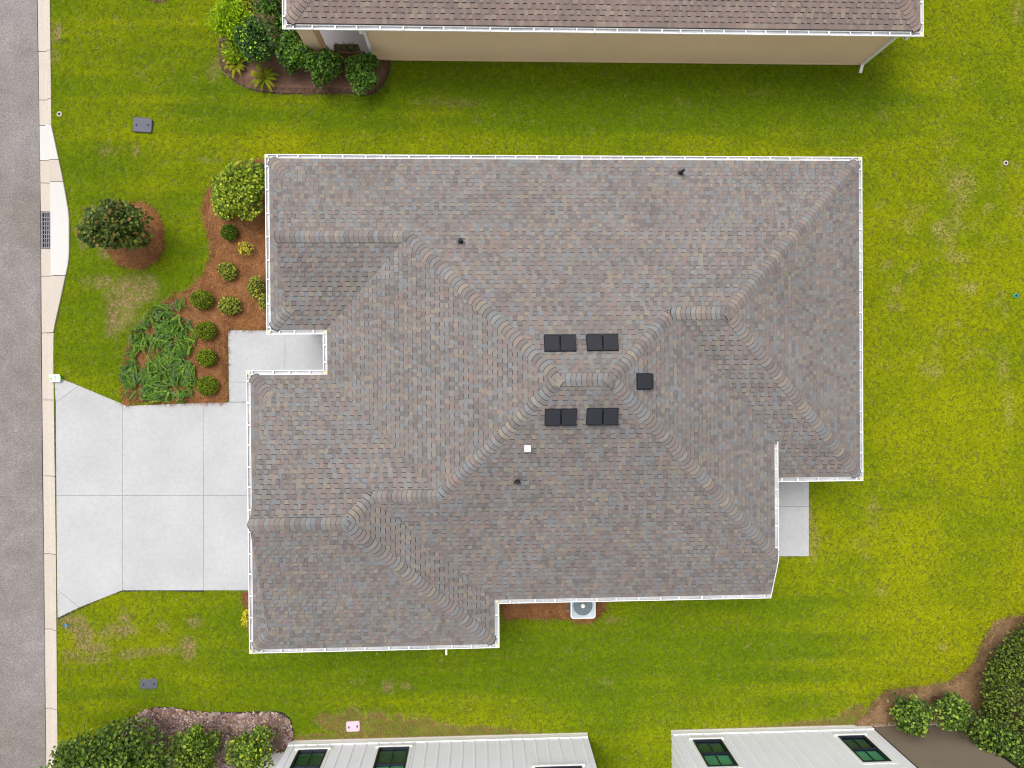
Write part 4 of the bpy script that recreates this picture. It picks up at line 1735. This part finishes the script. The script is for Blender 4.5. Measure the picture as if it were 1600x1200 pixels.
# small white and green card lying on the kerb
c = W(86, 591, .12)
t = empty('yard_sign', (c.x, c.y, .06), 'small white and green sign card lying on the kerb at driveway corner', 'sign')
U, S = Vector((.98, .02, .12)).normalized(), Vector((-.05, 1, .05)).normalized()
Nn = U.cross(S).normalized()
C = Vector(c)
m = MB()
m.obox(C, U * .17, S * .125, Nn * .006)
m.build('board', M_PRINT, t)
m = MB()
k = C + Nn * .0085 - U * .135 - S * .02
m.face([k + U * .03 * math.cos(i * .628) + S * .065 * math.sin(i * .628) for i in range(10)])
k = C + Nn * .0085 + U * .215
m.obox(C + U * .19, U * .018, S * .06, Nn * .006)
m.build('green_print', M_GREENP, t)
m = MB()
for (u0, s0, hu, hs_) in ((-.03, .03, .012, .045), (.0, .045, .02, .012), (.025, .02, .010, .05), (.0, -.06, .045, .014)):
    k = C + Nn * .0075 + U * u0 + S * s0
    m.face([k - U * hu - S * hs_, k + U * hu - S * hs_, k + U * hu + S * hs_, k - U * hu + S * hs_])
m.build('emblem', M_INK, t)


# ================================================================== GRASS, STRAW AND CHIPS
def tuft(name, kind, seed, mat):
    r = random.Random(seed)
    m = MB()
    if kind == 'grass':
        for i in range(13):
            a = r.uniform(0, 6.283)
            b = Vector((r.uniform(-.03, .03), r.uniform(-.03, .03), 0))
            lean = r.uniform(.3, 1.5)
            L = r.uniform(.045, .085)
            d = Vector((math.cos(a) * lean, math.sin(a) * lean, 1)).normalized()
            s = Vector((-math.sin(a), math.cos(a), 0)) * r.uniform(.004, .007)
            mid = b + d * L * .55
            tip = b + d * L + Vector((math.cos(a), math.sin(a), -.5)) * L * .25
            m.face([b - s, b + s, mid + s * .9, mid - s * .9])
            m.face([mid - s * .9, mid + s * .9, tip])
    elif kind == 'straw':
        for i in range(9):
            a = r.uniform(0, 6.283)
            b = Vector((r.uniform(-.09, .09), r.uniform(-.09, .09), r.uniform(.0, .035)))
            L = r.uniform(.09, .2)
            d = Vector((math.cos(a), math.sin(a), r.uniform(-.1, .22)))
            s = Vector((-math.sin(a), math.cos(a), 0)) * r.uniform(.003, .006)
            m.face([b - s, b + s, b + d * L + s * .4, b + d * L - s * .4])
    else:
        for i in range(5):
            a = r.uniform(0, 6.283)
            b = Vector((r.uniform(-.05, .05), r.uniform(-.05, .05), r.uniform(.005, .025)))
            u = Vector((math.cos(a), math.sin(a), r.uniform(-.25, .25))) * r.uniform(.025, .055)
            s = Vector((-math.sin(a), math.cos(a), r.uniform(-.3, .3))) * r.uniform(.010, .022)
            z = Vector((0, 0, .008))
            m.face([b - u - s + z, b + u - s * .7 + z, b + u * .9 + s + z, b - u * .8 + s + z])
            m.face([b - u - s, b + u - s * .7, b + u - s * .7 + z, b - u - s + z])
            m.face([b + u * .9 + s, b - u * .8 + s, b - u * .8 + s + z, b + u * .9 + s + z])
    me = bpy.data.meshes.new(name)
    me.from_pydata([tuple(p) for p in m.v], [], m.f)
    me.materials.append(mat)
    return bpy.data.objects.new(name, me)


def scatter(name, kind, pts, cols, scales, mat, label, cat, nvar=5):
    """stuff: one point mesh whose points carry tufts through geometry nodes"""
    coll = bpy.data.collections.new(name + '_pieces')
    for k in range(nvar):
        coll.objects.link(tuft(name + '_piece', kind, 100 + k, mat))
    n = len(pts)
    me = bpy.data.meshes.new(name)
    me.vertices.add(n)
    me.vertices.foreach_set('co', np.asarray(pts, np.float32).ravel())
    a = me.attributes.new('col', 'FLOAT_COLOR', 'POINT')
    a.data.foreach_set('color', np.concatenate([np.asarray(cols, np.float32), np.ones((n, 1), np.float32)], 1).ravel())
    a = me.attributes.new('size', 'FLOAT', 'POINT')
    a.data.foreach_set('value', np.asarray(scales, np.float32))
    a = me.attributes.new('turn', 'FLOAT_VECTOR', 'POINT')
    tv = np.zeros((n, 3), np.float32)
    tv[:, 2] = RNG.random(n) * 6.283
    a.data.foreach_set('vector', tv.ravel())
    me.update()
    o = bpy.data.objects.new(name, me)
    COL.objects.link(o)
    ng = bpy.data.node_groups.new(name + '_nodes', 'GeometryNodeTree')
    ng.interface.new_socket('Geometry', in_out='INPUT', socket_type='NodeSocketGeometry')
    ng.interface.new_socket('Geometry', in_out='OUTPUT', socket_type='NodeSocketGeometry')
    N, L = ng.nodes, ng.links
    gi, go = N.new('NodeGroupInput'), N.new('NodeGroupOutput')
    ip = N.new('GeometryNodeInstanceOnPoints')
    ci = N.new('GeometryNodeCollectionInfo')
    ci.inputs['Collection'].default_value = coll
    ci.inputs['Separate Children'].default_value = True
    ci.inputs['Reset Children'].default_value = True
    ip.inputs['Pick Instance'].default_value = True
    L.new(gi.outputs[0], ip.inputs['Points'])
    L.new(ci.outputs[0], ip.inputs['Instance'])
    for attr, dt, sock in (('turn', 'FLOAT_VECTOR', 'Rotation'), ('size', 'FLOAT', 'Scale')):
        na = N.new('GeometryNodeInputNamedAttribute')
        na.data_type = dt
        na.inputs['Name'].default_value = attr
        L.new(na.outputs['Attribute'], ip.inputs[sock])
    L.new(ip.outputs[0], go.inputs[0])
    md = o.modifiers.new('scatter', 'NODES')
    md.node_group = ng
    tag(o, label, cat, kind='stuff')
    return o


# --- lawn sheet and grass
kx = [W(lerp_tab(KR, y), y) for y in range(-400, 1600, 20)]
LAWN = [(p.x - .02, p.y) for p in kx] + [(30, kx[-1].y), (30, kx[0].y)]
m = MB()
m.face([(x, y, 0.0) for x, y in ccw(LAWN)])
tag(m.build('lawn', M_SOIL), kind='structure')

x0, x1, y0, y1 = W(0, 600).x, W(1600, 600).x + 1.2, W(800, 1200).y - 1.0, W(800, 0).y + 1.0
DENS = 400
n = int((x1 - x0) * (y1 - y0) * DENS)
gx = RNG.uniform(x0, x1, n)
gy = RNG.uniform(y0, y1, n)
keep = inside(gx, gy, LAWN)
excl = [beds[k] for k in beds] + [ccw(poly_w(p)) for p in DRIVE + WALK + PATIO + SIDE] + [inset_poly(OUTL, .42)]
excl += [[(xw0, wb - .02), (xw1, wb - .02), (xw1, wb + 12), (xw0, wb + 12)], [(xa_, wb - .05), (xw0, wb - .05), (xw0, wb + 5), (xa_, wb + 5)]]
for hh in (HW1, HW2):
    excl.append([(hh[1], hh[3] + .05), (hh[2], hh[3] + .05), (hh[2], hh[3] - 8), (hh[1], hh[3] - 8)])
excl.append([(x1_ := HW2[2], HW2[3] + .13), (p1.x, HW2[3] + .13), (p1.x, HW2[3] - 6), (x1_, HW2[3] - 6)])
for q in ((208, 184, 236.5, 206), (219.5, 1061, 245.5, 1076.5), (541, 1127.5, 562, 1143.5)):
    excl.append(poly_w([(q[0] - 1, q[1] - 1), (q[2] + 1, q[1] - 1), (q[2] + 1, q[3] + 1), (q[0] - 1, q[3] + 1)]))
for px, py in ((92.5, 178), (1572, 254.5), (1588, 462)):
    c = W(px, py)
    excl.append([(c.x + .1 * math.cos(k), c.y + .1 * math.sin(k)) for k in range(6)])
jx = gx + (vnoise(gx, gy, .1, 2) - .5) * .05
jy = gy + (vnoise(gx, gy, .1, 12) - .5) * .05
for p in excl:
    keep &= ~inside(jx, jy, p)
gx, gy = gx[keep], gy[keep]

# dry and worn patches: (photo x, photo y, half width, half height, strength)
PATCH = [(205, 458, 26, 18, .85), (188, 485, 16, 26, .8), (152, 441, 18, 9, .55), (234, 444, 9, 12, .55), (172, 462, 10, 8, .4), (176, 512, 10, 14, .5), (214, 235, 7, 10, .32), (168, 236, 16, 8, .22), (130, 368, 7, 18, .6),
         (118, 975, 14, 10, .8), (132, 995, 12, 16, .8), (150, 1012, 16, 8, .8), (188, 984, 20, 10, .8), (196, 966, 9, 8, .7), (168, 988, 12, 8, .5), (112, 1022, 12, 6, .4), (200, 1022, 10, 6, .6),
         (222, 1018, 16, 6, .4), (258, 1016, 22, 6, .4), (295, 1014, 10, 14, .7), (305, 972, 10, 7, .6), (255, 978, 10, 8, .3), (145, 1030, 24, 6, .3), (104, 972, 10, 8, .7),
         (551, 1135, 17, 20, 1.0), (590, 1136, 18, 18, 1.0), (612, 1140, 20, 12, 1.0), (622, 1126, 7, 8, .9), (585, 1126, 8, 7, .8), (655, 1140, 26, 14, 1.1), (690, 1142, 28, 10, 1.0), (735, 1144, 30, 8, .9),
         (770, 1146, 30, 6, .8), (800, 1146, 30, 4, .7), (490, 1153, 32, 5, .9), (522, 1131, 10, 8, .5), (510, 1125, 18, 10, .3), (606, 1073, 8, 9, .45), (560, 1066, 14, 8, .25), (634, 1072, 8, 6, .35),
         (1330, 1121, 16, 9, .9), (1300, 1130, 40, 7, .7), (1220, 1134, 50, 4, .6), (1340, 1106, 12, 6, .5), (1478, 344, 8, 6, .7), (1464, 356, 10, 10, .6), (1494, 358, 7, 8, .55), (1490, 402, 16, 8, .5),
         (1388, 412, 9, 7, .6), (1430, 418, 9, 9, .55), (1400, 455, 12, 12, .5), (1402, 480, 12, 6, .5), (1490, 430, 10, 8, .4), (1508, 450, 14, 8, .5), (1498, 290, 30, 40, .3), (1395, 352, 14, 12, .3),
         (1360, 792, 6, 8, .6), (1270, 850, 9, 30, .6), (1268, 800, 8, 24, .5), (1352, 872, 8, 8, .5), (1376, 920, 14, 14, .25), (1365, 800, 10, 40, .25), (1340, 850, 16, 14, .25), (1470, 1012, 9, 5, .6),
         (680, 935, 3, 3, .1), (955, 969, 14, 4, .4), (1575, 640, 8, 40, .45), (1566, 570, 10, 40, .3), (1460, 565, 14, 50, .22), (330, 250, 16, 6, .25), (165, 395, 10, 8, .4), (372, 915, 14, 8, .3),
         (1380, 180, 12, 10, .35), (1590, 20, 14, 20, .4), (340, 110, 14, 16, .35), (90, 50, 6, 14, .4), (88, 90, 5, 10, .3), (1246, 735, 8, 10, .0), (705, 160, 60, 8, .2), (100, 700, 1, 1, 0)]
dry = np.zeros(len(gx))
bare = np.zeros(len(gx))
for (px, py, hx, hy, st) in PATCH:
    c = W(px, py)
    s = CAM_H / FPX
    d2 = ((gx - c.x) / (hx * s)) ** 2 + ((gy - c.y) / (hy * s)) ** 2
    if px > 1200 and py < 1100:
        st *= .55
    dry = np.maximum(dry, st * np.exp(-d2 * .9))
    if py > 1100:
        bare = np.maximum(bare, st * np.exp(-d2 ** 1.6 * .55))
ns = lambda v, a, b, w: 1 / (1 + np.exp(-(v - a) / w)) / (1 + np.exp((v - b) / w))
py_of = lambda y: 593 - y * FPX / CAM_H
rag = fbm(gx, gy, .55, 31, 4)
fine = vnoise(gx, gy, .16, 57)
big = fbm(gx, gy, 5.0, 41, 3)
med = fbm(gx, gy, 1.5, 47, 3)
dry = np.clip(dry * (0.15 + 2.1 * rag) + .20 * (fine - .5) * (dry > .12), 0, 1)
# right-hand lawn is patchier and yellower
east = np.clip((gx - 11.5) / 3.5, 0, 1)
dry = np.clip(dry + east * np.clip((rag - .58) * 1.8, 0, .30) * ns(py_of(gy), 230, 560, 40) + np.clip((rag - .72) * 1.4, 0, .22), 0, 1)
keep = RNG.random(len(gx)) > np.clip((dry - .25) * .6, 0, .35)
bare = np.clip((bare - .22 + (rag - .5) * 1.3) * 3.2, 0, 1) * (bare > .08)
gx, gy, dry, rag, fine, big, med, east, bare = [a[keep] for a in (gx, gy, dry, rag, fine, big, med, east, bare)]
n = len(gx)
green = np.array([.228, .322, .004])
lime = np.array([.405, .425, .004])
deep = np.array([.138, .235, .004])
straw_c = np.array([.47, .33, .18])[None] * (1 - east[:, None]) + np.array([.52, .43, .14])[None] * east[:, None]
yel = np.clip(.44 + (big - .5) * 1.1 + (med - .5) * .6 + east * .28, 0, 1)
stripe = .5 + .5 * np.sin(gy * 2 * math.pi / 1.25 + .4 * np.sin(gx * .3))
yel = np.clip(yel + (stripe - .5) * .12, 0, 1)
col = green[None] * (1 - yel[:, None]) + lime[None] * yel[:, None]
# the side yards between the houses grow lusher and deeper green than the open front and back lawns; the narrow bands paint soft house shade
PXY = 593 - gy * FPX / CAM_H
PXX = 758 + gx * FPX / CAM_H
lush_shade = .55 * ns(PXY + 40 * (med - .5), 85, 225, 9) * ns(PXX, 330, 1440, 40) + .60 * ns(PXY + 30 * (med - .5), 106, 184, 9) * ns(PXX, 560, 1410, 40)  # second term: tan house shadow put into the grass colour
lush_shade = lush_shade + .50 * ns(PXY + 40 * (med - .5), 935, 1120, 12) * ns(PXX, 380, 1330, 60) + .35 * ns(PXY + 20 * (med - .5), 1035, 1075, 8) * ns(PXX, 420, 1240, 50)  # second term: main house shadow strip painted into the grass
lush_shade = lush_shade + .28 * ns(PXX, 60, 420, 30) * (1 - ns(PXY, 900, 1030, 20))
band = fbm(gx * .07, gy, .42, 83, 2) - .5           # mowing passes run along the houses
lush_shade = np.clip(lush_shade + band * 1.3 * np.clip(lush_shade * 3 + .15, 0, 1), 0, 1)
yel = np.clip(yel - .55 * lush_shade, 0, 1)
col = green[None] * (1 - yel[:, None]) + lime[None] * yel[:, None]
col = col * (1 - .60 * lush_shade[:, None]) + deep[None] * .60 * lush_shade[:, None]
dk = np.clip((.5 - med) * .9 + (.5 - fine) * .4 + (RNG.random(n) - .55) * .5, 0, .7)
col = col * (1 - dk[:, None]) + deep[None] * dk[:, None]
dd_ = np.clip(dry * 1.6 - .08 + (RNG.random(n) - .5) * .5 * (dry > .1), 0, 1)
col = col * (1 - dd_[:, None]) + straw_c * dd_[:, None]
col = col * (1 - bare[:, None]) + np.array([.37, .215, .085])[None] * bare[:, None]
strayed = RNG.random(n) < .008
col[strayed] = col[strayed] * .5 + straw_c[strayed] * .5
col *= RNG.uniform(.78, 1.34, (n, 1))
size = RNG.uniform(.75, 1.2, n) * (1 - .4 * dry) * (1 - .2 * bare)
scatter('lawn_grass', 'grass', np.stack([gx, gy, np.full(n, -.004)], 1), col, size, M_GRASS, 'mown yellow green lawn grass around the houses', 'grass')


# --- pine straw and chips
def fill(polys, dens, margin=0.0, zf=.05):
    X, Y, Kk = [], [], []
    for i, p in enumerate(polys):
        xs = [q[0] for q in p]
        ys = [q[1] for q in p]
        n = int((max(xs) - min(xs)) * (max(ys) - min(ys)) * dens)
        x = RNG.uniform(min(xs), max(xs), n)
        y = RNG.uniform(min(ys), max(ys), n)
        k = inside(x, y, p)
        for ox, oy in ((margin, 0), (-margin, 0), (0, margin), (0, -margin)):
            if margin:
                k &= inside(x + ox, y + oy, p)
        X.append(x[k])
        Y.append(y[k])
        Kk.append(np.full(k.sum(), i))
    return np.concatenate(X), np.concatenate(Y), np.concatenate(Kk)


def palette(n, cols, wts):
    idx = RNG.choice(len(cols), n, p=np.array(wts) / sum(wts))
    return np.array(cols)[idx] * RNG.uniform(.75, 1.25, (n, 1))


RED = [(.31, .140, .052), (.235, .098, .038), (.42, .22, .095), (.15, .062, .03)]
x, y, k = fill([beds['front'], beds['tree'], beds['south'], beds['garage']], 360, .075)
c = palette(len(x), RED, [4, 4, 1.6, 2.2])
c *= (.75 + .5 * fbm(x, y, .8, 61, 3))[:, None]
scatter('pine_straw', 'straw', np.stack([x, y, np.full(len(x), .058)], 1), c, RNG.uniform(.7, 1.2, len(x)), M_STRAW, 'reddish brown pine straw mulch on the front beds', 'mulch')
BR = [(.22, .125, .075), (.15, .082, .055), (.33, .215, .14), (.10, .058, .045)]
x, y, k = fill([beds['north'], beds['far']], 300)
c = palette(len(x), BR, [4, 4, 2, 2])
scatter('wood_mulch', 'straw', np.stack([x, y, np.full(len(x), .058)], 1), c, RNG.uniform(.5, .9, len(x)), M_STRAW, 'old brown mulch in the bed by the tan house', 'mulch')
TN = [(.34, .215, .105), (.25, .145, .068), (.42, .29, .16), (.15, .085, .045)]
x, y, k = fill([beds['east']], 260)
c = palette(len(x), TN, [4, 4, 2, 2])
scatter('dry_straw_mulch', 'straw', np.stack([x, y, np.full(len(x), .058)], 1), c, RNG.uniform(.7, 1.1, len(x)), M_STRAW, 'dry tan straw mulch in the corner by the tall hedge', 'mulch')
CH = [(.33, .235, .21), (.24, .15, .13), (.46, .36, .32), (.14, .085, .075), (.38, .24, .12)]
x, y, k = fill([beds['chip']], 420)
c = palette(len(x), CH, [4, 4, 2.2, 3, 1])
scatter('bark_chips', 'chip', np.stack([x, y, np.full(len(x), .06)], 1), c, RNG.uniform(.7, 1.25, len(x)), M_STRAW, 'pinkish grey bark chips in the bed by the white house', 'mulch')
